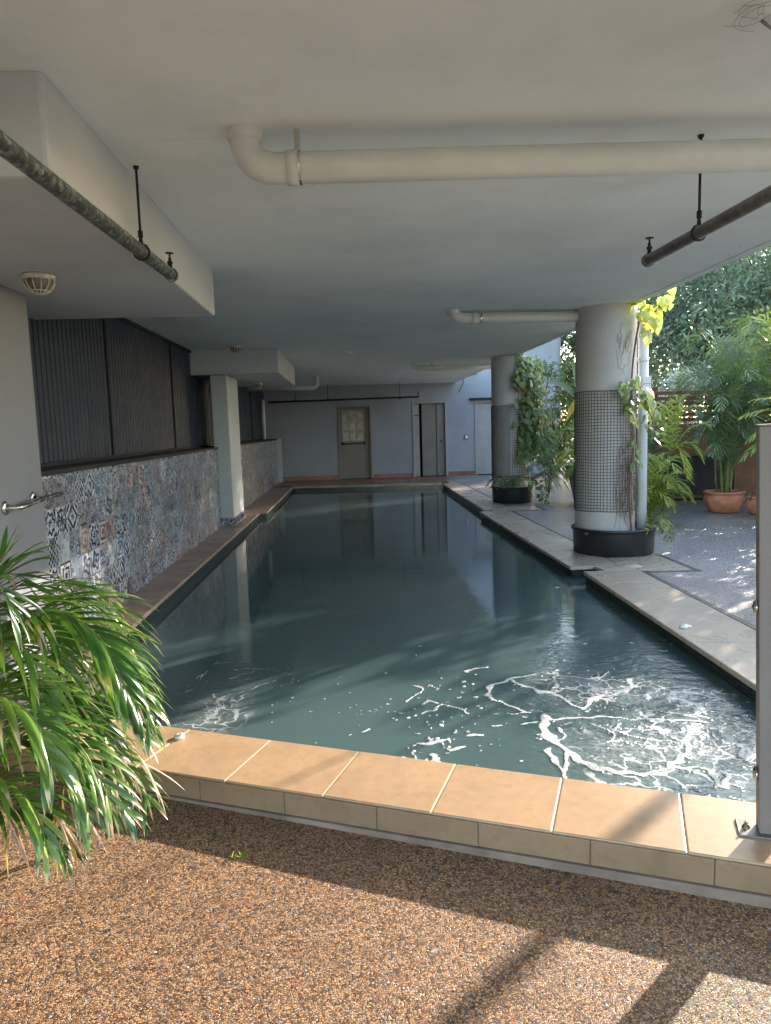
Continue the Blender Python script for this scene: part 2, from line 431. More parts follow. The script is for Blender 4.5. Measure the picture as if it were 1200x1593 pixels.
MT['shrub'] = leafmat('dark shrub leaf', [(0,(.03,.07,.03)),(.6,(.06,.12,.045)),(1,(.14,.20,.06))], .4, .35)
MT['pothos'] = leafmat('pothos leaf', [(0,(.07,.13,.055)),(.6,(.13,.21,.075)),(1,(.24,.30,.11))], .35, .35, varieg=(.36,.38,.20), tcol=(.5,.62,.14))
MT['pothos_gold'] = leafmat('golden pothos leaf', [(0,(.14,.26,.04)),(.5,(.32,.40,.06)),(1,(.5,.54,.12))], .35, .42, varieg=(.62,.62,.28), tcol=(.85,.85,.14))
MT['fern'] = leafmat('fern leaf', [(0,(.05,.12,.04)),(.6,(.09,.19,.06)),(1,(.15,.26,.08))], .45, .35)
MT['varieg'] = leafmat('cream variegated leaf', [(0,(.30,.40,.24)),(.25,(.66,.70,.52)),(1,(.86,.86,.74))], .45, .35, tcol=(.8,.8,.5))
MT['yellowleaf'] = leafmat('ageing yellow leaf', [(0,(.5,.34,.04)),(1,(.65,.45,.05))], .5, .4, tcol=(.8,.6,.1))
MT['drypalm'] = leafmat('dried palm leaflet', [(0,(.16,.09,.05)),(.3,(.40,.26,.17)),(.6,(.50,.40,.30)),(.8,(.45,.30,.06)),(1,(.22,.28,.05))], .6, .2, tcol=(.6,.4,.12))
MT['dryleaf'] = leafmat('dry leaf', [(0,(.2,.12,.06)),(1,(.32,.2,.1))], .7, .2)

#SECTION structure
# ------------------------------------------------------------------ ground
def struct(name, mb, mt): return tag(mb.build(name, mt), kind='structure')
struct('terrain', MB().add([(-600,-600,-.30),(600,-600,-.30),(600,600,-.30),(-600,600,-.30)], [(0,1,2,3)]), MT['terrain'])

ND = Vector((.925, -.373))            # along the near edge of the pool (towards the right)
NP = Vector((.373, .925))             # across it, towards the water
NO = Vector((.09, 2.60))              # a point on its outer top edge
NW = .425
def near(s, w): q = NO+ND*s+NP*w; return (q.x, q.y)
# gravel path in front (falls a little to the right)
def gz(x, y): return -.122-.012*x
pts = [near(-4, -.004), near(-4, -8), near(6, -8), near(6, -.004)]
struct('path', MB().add([(p[0], p[1], gz(*p) if abs(p[1]) < 30 else -.1) for p in pts], [(0,1,2,3)]), MT['gravel'])
struct('pool_deck', MB().add([(2.55,6.0,-.006),(2.55,1.62,-.006),(30,-9,-.006),(30,20.75,-.006),(2.55,20.75,-.006)], [(0,1,2,3,4)]), MT['deck'])

# ------------------------------------------------------------------ swimming pool
WZ = -.115
pool = thing('swimming_pool', (0, 8, -1.4), 'long dark tiled swimming pool edged with beige stone coping', 'swimming pool')
outline = [(-1.76,3.72),(2.14,2.16),(2.26,6.80),(2.50,6.86),(2.45,6.98),(2.20,6.98),(2.17,11.90),(2.42,12.0),(2.40,12.12),(2.28,12.14),(2.33,18.05),(-1.50,18.45),(-1.54,13.05),(-1.66,12.95)]
off = []
n = len(outline)
for i in range(n):
    p = Vector(outline[i]); a = (p-Vector(outline[i-1])).normalized(); b = (Vector(outline[(i+1) % n])-p).normalized()
    m_ = Vector((a.y, -a.x))+Vector((b.y, -b.x)); off.append(p+m_/max(.4, m_.length_squared)*2*.022)
mb = MB()
vs = [(p.x,p.y,-.03) for p in off]+[(p.x,p.y,-.5) for p in off]+[(p.x,p.y,-1.4) for p in off]
mb.add(vs, [(i, (i+1)%n, n+(i+1)%n, n+i) for i in range(n)])
mb.build('waterline_tiles', MT['mosaic'], pool)
mb = MB(); mb.add(vs, [(n+i, n+(i+1)%n, 2*n+(i+1)%n, 2*n+i) for i in range(n)]+[tuple(range(2*n,3*n))]); mb.build('basin', plain('basin tiles', (.05,.14,.13), .4), pool)

G = .004
def run(mb, p0, p1, q0, q1, length, z1=0.0, z0=-.032, phase=0):
    """row of slabs between inner edge p0-p1 and outer edge q0-q1"""
    p0, p1, q0, q1 = map(Vector, (p0, p1, q0, q1)); L = (p1-p0).length
    cuts = [0]; s = phase if phase > 0 else length
    while s < L-.05: cuts.append(s/L); s += length
    cuts.append(1); g = G/2/L
    for a, b in zip(cuts[:-1], cuts[1:]):
        A, B, C, D = p0.lerp(p1, a+g), p0.lerp(p1, b-g), q0.lerp(q1, b-g), q0.lerp(q1, a+g)
        quad = [A, B, C, D]
        ar = sum(quad[i].x*quad[(i+1)%4].y-quad[(i+1)%4].x*quad[i].y for i in range(4))
        if ar < 0: quad.reverse()
        mb.slab([(q.x, q.y) for q in quad], z0+random.uniform(-.0006, .0006), z1+random.uniform(-.0008, .0008), .007)
random.seed(3)
# near coping: top slabs, face slabs, grout body
mb = MB(); s0 = -4.0
top = MB(); face = MB()
ts = .452
base_s = (Vector((.68,2.368))-NO).dot(ND)
k0 = -9
for k in range(k0, 9):
    a = base_s+k*ts+.0015; b = base_s+(k+1)*ts-.0015
    if b > 2.65: b = min(b, 2.6)
    if a > 2.5: break
    if a < -4: continue
    # grout lines run slightly askew, square to the pool edge
    top.slab([near(a, .012), near(b, .012), near(b, NW), near(a, NW)], -.03, random.uniform(-.0006, .0006), .005)
fs = (Vector((.8,2.307))-NO).dot(ND)
for k in range(-11, 9):
    a = fs+k*.402+.002; b = fs+(k+1)*.402-.002
    if a < -4: continue
    z0, z1 = -.098, -.007
    A = near(a, 0); B = near(b, 0); C = near(b, .011); D = near(a, .011)
    face.prism([A, B, C, D], z0, z1)
top.build('coping', MT['coping'], pool, bevel=0)
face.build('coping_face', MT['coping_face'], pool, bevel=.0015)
g_ = MB(); g_.prism([near(-4.2,.016), near(5,.016), near(5,NW-.008), near(-4.2,NW-.008)], -.4, -.0035); gb = g_.build('grout', MT['grout'], pool)
g_ = MB(); g_.prism([near(-4.2,.004), near(5,.004), near(5,.0155), near(-4.2,.0155)], -.1, -.009); g_.build('dark_grout', MT['grout_dark'], pool)
g_ = MB(); g_.prism([near(-4.2,-.012), near(5,-.012), near(5,.05), near(-4.2,.05)], -.4, -.1005); g_.build('cement_band', MT['render_band'], pool, bevel=.004)
# right coping, three straight lengths with notches at the columns
def side(name, p0, p1, q0, q1, L, mt, phase=0):
    mb = MB(); run(mb, p0, p1, q0, q1, L, phase=phase); o = mb.build(name, mt, pool)
    b = MB(); b.prism([p0, q0, q1, p1] if p0[0] < q0[0] else [p0, p1, q1, q0], -.5, -.0345)
    return o
side('coping', (2.14,2.30), (2.26,6.78), (2.70,2.08), (2.80,6.78), .9, MT['coping_side'], .35)
side('coping', (2.20,7.0), (2.17,11.88), (2.71,7.0), (2.68,11.88), .9, MT['coping_side'])
side('coping', (2.28,12.14), (2.33,18.05), (2.78,12.14), (2.80,18.4), .9, MT['coping_side'])
for q_ in ([(2.805,6.75),(3.30,6.70),(3.30,7.42),(2.805,7.42)], [(2.47,6.786),(2.80,6.784),(2.80,6.995),(2.44,6.995)], [(2.72,7.0),(2.80,7.0),(2.80,7.42),(2.72,7.42)], [(2.70,11.9),(3.25,11.88),(3.25,12.5),(2.79,12.5),(2.69,12.0)], [(2.40,11.885),(2.68,11.885),(2.68,12.13),(2.39,12.13)]):
    mb = MB(); mb.slab(q_, -.03, .0004, .004); mb.build('coping_pad', MT['coping_side'], pool)
# bodies below the coping
mb = MB()
for poly in ([(2.165,2.0),(2.85,2.0),(2.85,6.70),(2.285,6.79)], [(2.52,6.72),(3.2,6.72),(3.2,7.02),(2.47,7.02)], [(2.225,7.0),(2.85,7.0),(2.85,11.9),(2.195,11.9)], [(2.44,11.88),(2.9,11.88),(2.9,12.15),(2.42,12.15)], [(2.305,12.15),(2.9,12.15),(2.9,18.3),(2.355,18.06)], [(-1.5,18.46),(2.34,18.07),(2.8,18.4),(2.8,18.9),(-2.1,18.9)]):
    mb.prism(poly, -.6, -.034)
mb.build('foundation', MT['mosaic'], pool)
# left coping and far coping
mb = MB(); run(mb, (-1.66,12.95), (-1.74,3.2), (-2.12,12.95), (-2.12,3.2), .6)
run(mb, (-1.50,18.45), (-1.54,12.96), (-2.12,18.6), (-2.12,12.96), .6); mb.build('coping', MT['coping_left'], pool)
mb = MB(); mb.prism([(-1.765,2.9),(-1.685,12.95),(-2.2,12.95),(-2.2,2.9)], -.6, -.034); mb.prism([(-1.565,12.96),(-1.525,18.5),(-2.2,18.5),(-2.2,12.96)], -.6, -.034); mb.build('foundation', MT['mosaic'], pool)
mb = MB(); run(mb, (-1.50,18.46), (2.33,18.06), (-1.55,18.86), (2.38,18.46), .6); mb.build('coping', MT['coping_side'], pool)
# dark edging strips round the coping
mb = MB()
def strip(a, b, w=.05):
    a, b = Vector(a), Vector(b); d = (b-a).normalized(); nn = Vector((-d.y, d.x))*w/2
    mb.prism([a-nn, b-nn, b+nn, a+nn][::1], -.02, -.002)
strip((2.73,2.0), (2.83,6.68)); strip((2.83,6.65), (3.36,6.61)); strip((3.335,6.62), (3.335,7.5)); strip((2.74,7.9), (2.71,11.8), .035); strip((2.72,11.84), (3.3,11.84), .035); strip((3.29,11.84), (3.29,12.5), .035); strip((2.81,12.5), (2.83,18.4), .03)
tag(mb.build('edging_strip', MT['drain']), 'dark edging strip laid between the beige coping and grey pebble deck', 'edging strip')
# terracotta floor strip in front of the far wall
mb = MB()
for i in range(16):
    for j in range(8):
        x0 = -2.3+.32*i; y0 = 18.9+.232*j
        if x0 < 2.7: mb.slab([(x0+.003,y0+.003),(x0+.317,y0+.003),(x0+.317,y0+.229),(x0+.003,y0+.229)], -.03, -.001, .003)
tag(mb.build('terrace', MT['terra']), kind='structure')
struct('terrace_bed', MB().add([(-2.5,18.45,-.008),(2.85,18.45,-.008),(2.85,20.8,-.008),(-2.5,20.8,-.008)], [(0,1,2,3)]), MT['grout_dark'])

# ------------------------------------------------------------------ water with foam
def seg_field(P, Q, segs):
    """signed coverage: 1 on the stroke, 0 at its edge and outside"""
    out = np.zeros(P.shape)
    for (a, b, wa, wb) in segs:
        ax, ay = a; bx, by = b; dx, dy = bx-ax, by-ay; L2 = dx*dx+dy*dy+1e-9
        t = np.clip(((P-ax)*dx+(Q-ay)*dy)/L2, 0, 1)
        d = np.hypot(P-(ax+t*dx), Q-(ay+t*dy)); w = wa+(wb-wa)*t
        out = np.maximum(out, 1.42-d/w*.80)
    return np.clip(out, 0, 1)
def conv(lst, ox, oy, s, sc=1.0):
    segs = []
    for pts, w in lst:
        ww = w if isinstance(w, tuple) else (w, w)
        P = [at(ox+x/s, oy+y/s, z=WZ) for x, y in pts]; m = len(P)
        for i in range(m-1):
            d = (P[i].length+P[i+1].length)/2
            f = lambda k: (ww[0]+(ww[1]-ww[0])*k/(m-1))/s/F_PX*d*sc
            segs.append(((P[i].x,P[i].y), (P[i+1].x,P[i+1].y), f(i), f(i+1)))
    return segs
FA = [([(262,352),(236,400),(235,450),(280,490),(340,520),(400,555),(480,575),(560,585),(640,595),(740,598)], (19,9)),
 ([(250,360),(300,362),(400,362),(480,357),(560,362),(650,373),(740,372),(830,380),(900,385)], 8),
 ([(250,510),(290,545),(340,580),(362,606)], 9), ([(330,520),(350,560),(355,600)], 9), ([(280,400),(300,440),(270,470)], 6), ([(300,390),(360,382)], 4),
 ([(32,275),(40,235),(90,210),(130,195),(205,188)], 6), ([(30,270),(80,295),(130,315),(182,335)], 9), ([(60,352),(130,348),(200,340)], 4),
 ([(100,215),(150,235),(200,245),(280,255),(330,275),(380,300),(420,320)], 8), ([(415,320),(440,290),(480,275),(540,272),(590,262),(612,240),(600,210)], 8),
 ([(330,240),(400,245),(430,262),(480,275)], 5), ([(268,213),(290,198),(380,200),(455,198)], 5), ([(612,240),(650,225),(700,218)], 4), ([(560,208),(660,208),(740,215),(830,230)], 4), ([(620,250),(690,275)], 3),
 ([(480,395),(530,430),(545,440),(520,460),(495,480)], 7), ([(600,395),(560,420),(535,440)], 6), ([(490,470),(560,465),(620,480),(660,505)], 4.5), ([(580,430),(620,455),(680,470),(760,468),(830,478),(862,482)], 5),
 ([(690,395),(730,430),(780,455),(830,470)], 6), ([(640,402),(700,430),(740,440)], 4), ([(450,515),(520,500)], 3), ([(385,453),(465,457)], 4), ([(600,480),(650,520),(690,545)], 3),
 ([(830,475),(842,520),(820,550),(800,582)], 9), ([(800,577),(870,578),(940,580),(975,602),(1010,640)], 7), ([(740,598),(800,582)], 7),
 ([(800,385),(880,402),(940,430),(1000,460),(1050,470),(1085,470)], 5), ([(1050,470),(1038,510),(1050,542),(1082,522),(1070,480)], 11), ([(900,480),(960,500),(1030,525)], 4), ([(800,425),(880,430),(892,450),(840,462)], 4), ([(930,410),(990,398)], 4),
 ([(980,590),(1010,605),(1030,640)], 11), ([(955,690),(985,680)], 9), ([(1080,690),(1120,700)], 7), ([(1060,625),(1110,640)], 6), ([(150,388),(210,375)], 6), ([(440,205),(520,186)], 3), ([(480,300),(560,330)], 3), ([(200,325),(260,340)], 3), ([(760,330),(830,352)], 3), ([(1000,560),(960,545)], 4)]
FB = [([(780,268),(840,262),(880,240),(920,250),(958,266)], 5), ([(805,240),(840,228),(858,235)], 7), ([(755,225),(790,205),(802,182),(760,170)], 3.5), ([(800,172),(850,180)], 3), ([(932,132),(960,125),(990,118)], 5),
 ([(815,383),(840,388),(850,400)], 8), ([(862,395),(885,412),(915,425)], 8), ([(885,372),(912,368)], 8), ([(930,335),(970,328)], 7), ([(770,345),(800,352),(835,350)], 5), ([(758,365),(765,392),(800,405)], 4), ([(815,345),(835,360)], 5), ([(585,322),(602,312)], 5), ([(1010,293),(1040,291)], 5), ([(870,372),(850,330)], 2.5), ([(600,255),(690,260),(760,262)], 1.6), ([(1085,292),(1130,285)], 5), ([(1120,335),(1140,345)], 3)]
FC = [([(50,200),(110,180)], 2.4), ([(140,110),(200,95),(237,90)], 2.6), ([(90,155),(122,130),(100,160)], 2.8), ([(180,155),(230,135),(285,118),(330,130),(380,150),(392,170),(360,177)], 2.8), ([(205,122),(280,116)], 3), ([(200,165),(250,145)], 2.6),
 ([(130,235),(170,215),(230,200),(290,180),(320,160)], 4), ([(150,205),(195,228)], 6), ([(320,150),(325,175)], 2.5), ([(160,225),(110,260)], 2.5), ([(200,230),(150,262)], 2.5), ([(270,74),(310,70)], 1.6)]
GX0, GX1, GY0, GY1, GS = -1.9, 2.5, 2.0, 7.0, .0125
nx = int((GX1-GX0)/GS)+1; ny = int((GY1-GY0)/GS)+1
gx, gy = np.meshgrid(GX0+np.arange(nx)*GS, GY0+np.arange(ny)*GS, indexing='ij')
rs = np.random.RandomState(5)
def wob(k):
    a = np.zeros(gx.shape)
    for f_, am in ((7, .016), (15, .010), (33, .006), (62, .0035)):
        for _ in range(3):
            th, ph = rs.rand()*6.28, rs.rand()*6.28; a += am*.6*np.sin(f_*(gx*math.cos(th)+gy*math.sin(th))+ph)
    return a
wx, wy = gx+1.5*wob(0), gy+1.5*wob(1)
foam = seg_field(wx, wy, conv(FA, 750, 980, 2.6667, 1.0))
foam = np.maximum(foam, seg_field(wx, wy, conv(FB, 260, 980, 2.0)))
foam = np.maximum(foam, .72*seg_field(wx, wy, conv(FC, 260, 980, 2.0)))
# stray flecks
rnd = random.Random(8)
def fleck(px, py, r):
    p = at(px, py, z=WZ); rr = r/F_PX*p.length
    i0 = int((p.x-GX0-4*rr)/GS); i1 = int((p.x-GX0+4*rr)/GS)+2; j0 = int((p.y-GY0-4*rr)/GS); j1 = int((p.y-GY0+4*rr)/GS)+2
    if i0 < 0 or j0 < 0 or i1 >= nx or j1 >= ny: return
    d = np.hypot(wx[i0:i1,j0:j1]-p.x, wy[i0:i1,j0:j1]-p.y)
    foam[i0:i1,j0:j1] = np.maximum(foam[i0:i1,j0:j1], np.clip(1.35-d/rr*.7, 0, 1))
for _ in range(150): fleck(rnd.gauss(690, 55), rnd.gauss(1120, 42), rnd.uniform(1.2, 3.2))
for _ in range(70): fleck(rnd.gauss(520, 70), rnd.gauss(1108, 22), rnd.uniform(.9, 2.0))
for _ in range(130): fleck(rnd.uniform(1060, 1170), rnd.uniform(1095, 1245), rnd.uniform(1.2, 4))
for _ in range(170): fleck(rnd.gauss(960, 110), rnd.gauss(1110, 60), rnd.uniform(1, 2.8))
for _ in range(40): fleck(rnd.gauss(370, 50), rnd.gauss(1065, 30), rnd.uniform(.8, 1.6))
def blob(px, py, rx, ry, amp):
    p = at(px, py, z=WZ); d = p.length/F_PX
    ix = rx*d; iy = ry*d*d/1.5*F_PX/1.0*1.0
    iy = (at(px, py-ry, z=WZ)-p).length
    return amp*np.exp(-((gx-p.x)/ix)**2-((gy-p.y)/iy)**2)
haze = blob(975,1170,75,24,.75)+blob(945,1070,32,13,.75)+blob(1050,1082,65,8,.55)+blob(1095,1160,70,28,.55)+blob(345,1090,36,18,.45)+blob(330,1118,60,22,.35)+blob(880,1060,60,20,.25)+blob(1000,1215,150,16,.3)+blob(1020,1110,130,55,.28)
rip = blob(960,1085,150,45,1.0)+blob(1050,1160,160,50,1.0)+blob(360,1075,80,32,.4)+blob(930,1020,110,25,.4)
keep = lambda x, y: (Vector((x, y))-NO).dot(NP) > .2
A = foam.ravel(); Hh = np.clip(haze, 0, 1).ravel(); Rp = np.clip(rip, 0, 1).ravel()
disp = np.zeros(gx.shape)
for _ in range(16):
    th, ph, f_ = rs.rand()*6.28, rs.rand()*6.28, 6+rs.rand()*20; disp += np.sin(f_*(gx*math.cos(th)+gy*math.sin(th))+ph)/f_
disp = (disp*.010*np.clip(rip, 0, 1))
edgew = np.clip((gx-GX0)/.2, 0, 1)*np.clip((GX1-gx)/.2, 0, 1)*np.clip((GY1-gy)/.4, 0, 1); disp *= edgew
verts = np.stack([gx.ravel(), gy.ravel(), WZ+disp.ravel()+.003*np.clip((foam.ravel()-.5)*3, 0, 1)*edgew.ravel()], 1)
idx = np.arange(nx*ny).reshape(nx, ny)
quads = np.stack([idx[:-1,:-1], idx[1:,:-1], idx[1:,1:], idx[:-1,1:]], -1).reshape(-1, 4)
cx = gx[:-1,:-1].ravel()+GS/2; cy = gy[:-1,:-1].ravel()+GS/2
inside = ((cx-NO.x)*NP.x+(cy-NO.y)*NP.y) > .15
quads = quads[inside]
fv = [(-2.1,GY1,WZ),(2.55,GY1,WZ),(2.55,18.6,WZ),(-2.1,18.6,WZ)]
allv = [tuple(q) for q in verts]+fv; nb = nx*ny
me = bpy.data.meshes.new('water'); me.from_pydata(allv, [], [tuple(int(i) for i in q) for q in quads]+[(nb,nb+1,nb+2,nb+3)])
me.polygons.foreach_set('use_smooth', [True]*len(me.polygons))
for nm, arr in (('foam', A), ('haze', Hh), ('rip', Rp)):
    me.attributes.new(nm, 'FLOAT', 'POINT').data.foreach_set('value', list(arr)+[0.0]*4)
m = M('pool water', .03, .5); fo = m.attr('foam'); hz = m.attr('haze'); rp = m.attr('rip')
holes = m.vor(26, 'F1'); fine = m.noise(60, 4, .7); fn = m.noise(17, 4, .65)
f1 = (fo+(fn-.5)*1.15).ss(.40, .78)
lace = m.vor(95, 'DISTANCE_TO_EDGE').ss(.0, .14)
fmask = f1*(1-lace*(1-fo.ss(.6, 1.0)*.6)*.8)*m.noise(3.3, 4, .6).ss(.28, .52).lin(0, 1, .45, 1)
sw = m.noise(22, 5, .72, dist=1.2)
hmask = hz*(sw.ss(.42, .75))*.55+hz*.18
wv = m.vec(m.x+(m.noise(4, 3)-.5)*.35, m.y+(m.noise(4.7, 3)-.5)*.5, 0.0)
web = (1-m.vor(6.5, 'DISTANCE_TO_EDGE', v=wv).ss(.012, .075))*hz.ss(.05, .32)*m.noise(3.1, 2).ss(.34, .50)
web2 = (1-m.vor(15, 'DISTANCE_TO_EDGE', v=wv).ss(.01, .07))*hz.ss(.2, .6)*m.noise(5.5, 2).ss(.47, .6)*.8
foamf = fmask.mx(hmask*.85).mx((web*(1-lace*.4)).mx(web2)).mn(1)
murk = m.noise(.5, 3)
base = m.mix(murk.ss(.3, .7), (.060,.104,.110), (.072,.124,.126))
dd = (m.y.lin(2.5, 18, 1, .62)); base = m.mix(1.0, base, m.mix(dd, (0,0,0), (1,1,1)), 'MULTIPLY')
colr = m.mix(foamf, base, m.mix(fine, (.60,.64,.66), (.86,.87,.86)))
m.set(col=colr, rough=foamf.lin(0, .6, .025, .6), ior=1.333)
amp = rp*.8+.012+(m.x.lin(.3, 2.2, 0, .035))*(m.y.lin(5, 14, 1, .12))
rv = m.vec(m.x*1.0, m.y*1.6, m.z)
hgt = (m.noise(5, 3, .5, v=rv)*1.2+m.noise(19, 3, .6, v=rv, dist=.8)*.5)*amp+f1*.25*fine
m.bump(hgt, 1.0, .028)
me.materials.append(m.m); wo = bpy.data.objects.new('water', me); COL.objects.link(wo); tag(wo, kind='structure')

# ------------------------------------------------------------------ building
CZ = 2.70
bld = thing('ceiling_slab', (0, 10, CZ), 'pale painted concrete ceiling slab with a dropped beam and column capital over the pool', 'ceiling')
mb = MB(); mb.prism([(-6,-1.6),(3.02,-1.6),(3.02,20.748),(-6,20.748)], CZ, CZ+.32); mb.prism([(3.045,-1.6),(3.13,-1.6),(3.13,20.748),(3.045,20.748)], CZ, CZ+.32); mb.prism([(3.0,-1.6),(3.06,-1.6),(3.06,20.747),(3.0,20.747)], CZ+.018, CZ+.31)
mb.build('slab', MT['ceiling'], bld)
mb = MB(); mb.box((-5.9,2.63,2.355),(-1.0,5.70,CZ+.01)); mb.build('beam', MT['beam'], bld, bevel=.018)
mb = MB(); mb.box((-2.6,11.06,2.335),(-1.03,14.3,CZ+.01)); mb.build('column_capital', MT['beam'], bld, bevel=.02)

# near white wall with hand rail
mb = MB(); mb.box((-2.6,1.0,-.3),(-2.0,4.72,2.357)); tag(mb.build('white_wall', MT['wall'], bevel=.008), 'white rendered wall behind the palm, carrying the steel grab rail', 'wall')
rail = thing('grab_rail', (-1.95, 4.4, 1.08), 'short bent stainless steel grab rail on the white wall', 'hand rail')
mb = MB(); P = [(-2.0,4.19,1.062),(-1.965,4.19,1.062),(-1.93,4.21,1.062),(-1.92,4.26,1.063),(-1.92,4.45,1.078),(-1.92,4.80,1.09)]
mb.tube(crom(P, 5), .016, 12); mb.build('rail', MT['steel'], rail)
for yy, zz in ((4.19,1.062),(4.56,1.085)):
    mb = MB(); mb.lathe((-2.0,yy,zz), [(.0,.0),(.042,.0),(.042,.008),(.034,.013),(.018,.014)], 20, 'x')
    if yy > 4.3: mb.tube([(-2.0,yy,zz),(-1.92,yy,zz)], .012, 8)
    mb.build('flange', MT['steel'], rail)

# mid pillar
pil = thing('square_pillar', (-2.0, 11.7, 0), 'square grey painted pillar with patterned tiles round its foot', 'pillar')
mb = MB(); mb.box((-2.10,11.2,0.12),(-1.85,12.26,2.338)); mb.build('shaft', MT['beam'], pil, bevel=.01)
mb = MB(); mb.box((-2.1,11.188,-.01),(-1.838,12.272,.118)); mb.build('skirting', MT['patchwork_end'], pil)

def tilewall(y0, y1, label):
    t = thing('tiled_wall', (-2.2, (y0+y1)/2, 0), label, 'wall')
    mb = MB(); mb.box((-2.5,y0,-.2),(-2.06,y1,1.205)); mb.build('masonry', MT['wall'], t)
    mb = MB(); mb.box((-2.061,y0+.001,-.01),(-2.05,y1-.001,1.215)); mb.build('tile_facing', MT['patchwork'], t)
    mb = MB(); mb.box((-2.42,y0,1.204),(-2.035,y1,1.238)); mb.build('cap_rail', MT['black_metal'], t)
    return t
tilewall(4.722, 11.186, 'long low wall faced with patchwork blue and white patterned tiles, nearer than the pillar')
tilewall(12.273, 20.35, 'patchwork tiled wall in deep shade beyond the square pillar')
def cladding(y0, y1, joints, label, coarse=.095):
    t = thing('metal_cladding', (-2.38, (y0+y1)/2, 1.24), label, 'cladding')
    edges = [y0]+joints+[y1]
    for a, b in zip(edges[:-1], edges[1:]):
        mb = MB(); pr = []; y = a+.012
        k = max(1, round((b-a-.024)/coarse)); st = (b-a-.024)/k
        for i in range(k):
            q = y+i*st; pr += [(q, 0), (q+st*.72, 0), (q+st*.78, -.016), (q+st*.94, -.016)]
        pr.append((y+k*st, 0))
        vs = []; 
        for (q, dx) in pr: vs += [(-2.36+dx,q,1.239),(-2.36+dx,q,2.72)]
        mb.add(vs, [(2*i, 2*i+2, 2*i+3, 2*i+1) for i in range(len(pr)-1)]); mb.build('ribbed_panel', MT['cladding'], t)
    for j in joints:
        mb = MB(); mb.box((-2.37,j-.014,1.239),(-2.345,j+.014,2.71)); mb.build('joint_trim', MT['black_metal'], t)
    mb = MB(); mb.box((-2.4,y0,1.2385),(-2.33,y1,1.268)); mb.build('base_rail', MT['black_metal'], t)
    mb = MB(); mb.box((-2.4,y0,2.665),(-2.33,y1,2.699)); mb.build('head_trim', MT['black_metal'], t)
cladding(4.5, 12.24, [7.25, 9.83], 'charcoal ribbed metal cladding in three bays above the nearer tiled wall')
cladding(12.25, 20.4, [14.9, 17.6], 'dark ribbed cladding in the far bay, between the square pillar and end wall', .12)
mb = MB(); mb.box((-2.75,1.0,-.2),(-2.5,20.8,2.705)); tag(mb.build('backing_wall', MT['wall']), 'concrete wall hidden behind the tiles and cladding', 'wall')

# far wall with doors
FWY = 20.75
def wallholes(mb, x0, x1, z0, z1, holes, y, th):
    """wall in the x-z plane with rectangular openings (x0,x1,z0,z1), front face at y"""
    xs = sorted({x0, x1, *[h[0] for h in holes], *[h[1] for h in holes]})
    for a, b in zip(xs[:-1], xs[1:]):
        cut = [h for h in holes if h[0] <= a+1e-6 and h[1] >= b-1e-6]; z = z0
        for h in sorted(cut, key=lambda q: q[2]):
            if h[2] > z+1e-4: mb.box((a,y,z),(b,y+th,h[2]))
            z = h[3]
        mb.box((a,y,z),(b,y+th,z1))
fw = thing('end_wall', (1.9, FWY, 0), 'white end wall with two doorways at the far end of the pool', 'wall')
mb = MB(); wallholes(mb, -2.9, 6.13, -.2, 8.5, [(-.26,.60,-.2,2.06),(1.90,2.80,-.2,2.12),(3.72,4.7,-.2,2.10)], FWY, .22); mb.build('wall', MT['facade'], fw)
for (a, b) in ((-2.05,-.33),(.67,1.83),(2.87,3.70)):
    mb = MB(); k = max(1, round((b-a)/.3)); st = (b-a)/k
    for i in range(k): mb.box((a+i*st+.002, FWY-.014, .0),(a+(i+1)*st-.002, FWY+.004, .125))
    mb.build('skirting', MT['terra'], fw, bevel=.002)
def frame(par, x0, x1, z1, mt, w=.055, z0=0):
    mb = MB(); mb.box((x0-w,FWY-.03,z0),(x0,FWY+.20,z1+w)); mb.box((x1,FWY-.03,z0),(x1+w,FWY+.20,z1+w)); mb.box((x0,FWY-.03,z1),(x1,FWY+.20,z1+w))
    return mb.build('door_frame', mt, par, bevel=.004)
frame(fw, -.26, .60, 2.06, MT['door'])
mb = MB(); wallholes(mb, -.258, .46, .012, 2.055, [(-.19+.215*i, -.19+.215*i+.19, 1.10+.30*j, 1.10+.30*j+.275) for i in range(3) for j in range(3)], FWY+.07, .04)
d1 = mb.build('door', MT['door'], fw); d1['label'] = 'door with nine glass panes, reflections painted in'
for i in range(3):
    for j in range(3):
        mb = MB(); mb.box((-.195+.215*i, FWY+.085, 1.095+.30*j),(-.195+.215*i+.20, FWY+.092, 1.38+.30*j)); mb.build('pane', MT['doorglass'], d1)
mb = MB()
mb.box((.462,FWY+.07,.012),(.598,FWY+.11,2.055)); mb.build('side_panel', MT['door'], d1, bevel=.004)
mb = MB(); mb.tube([(-.20,FWY+.02,1.02),(.44,FWY+.02,1.04)], .014, 8)
for x in (-.20,.44): mb.box((x-.02,FWY+.015,.98),(x+.02,FWY+.075,1.09))
mb.build('push_bar', MT['black_metal'], d1)
frame(fw, 1.90, 2.80, 2.12, MT['door_white'])
mb = MB(); mb.box((2.13,FWY+.09,.015),(2.55,FWY+.13,2.115)); mb.box((2.56,FWY+.06,.015),(2.795,FWY+.10,2.115)); d2 = mb.build('door', MT['door'], fw, bevel=.004); d2['label'] = 'plain door leaf standing slightly open'
mb = MB(); mb.lathe((2.68,FWY+.06,1.03), [(0,-.05),(.022,-.045),(.025,-.02),(.012,0)], 10, 'y'); mb.build('handle', MT['black_metal'], d2)
mb = MB(); mb.box((1.903,FWY+.04,.015),(2.05,FWY+.08,1.78)); mb.box((1.903,FWY+.045,1.80),(2.05,FWY+.075,2.115)); mb.build('door', MT['door_white'], fw)
mb = MB(); mb.box((-.3,FWY+.25,-.1),(5,FWY+1.2,2.4)); mb.build('unlit_room_block', MT['void'], fw)  # solid block painted black in place of the unlit room
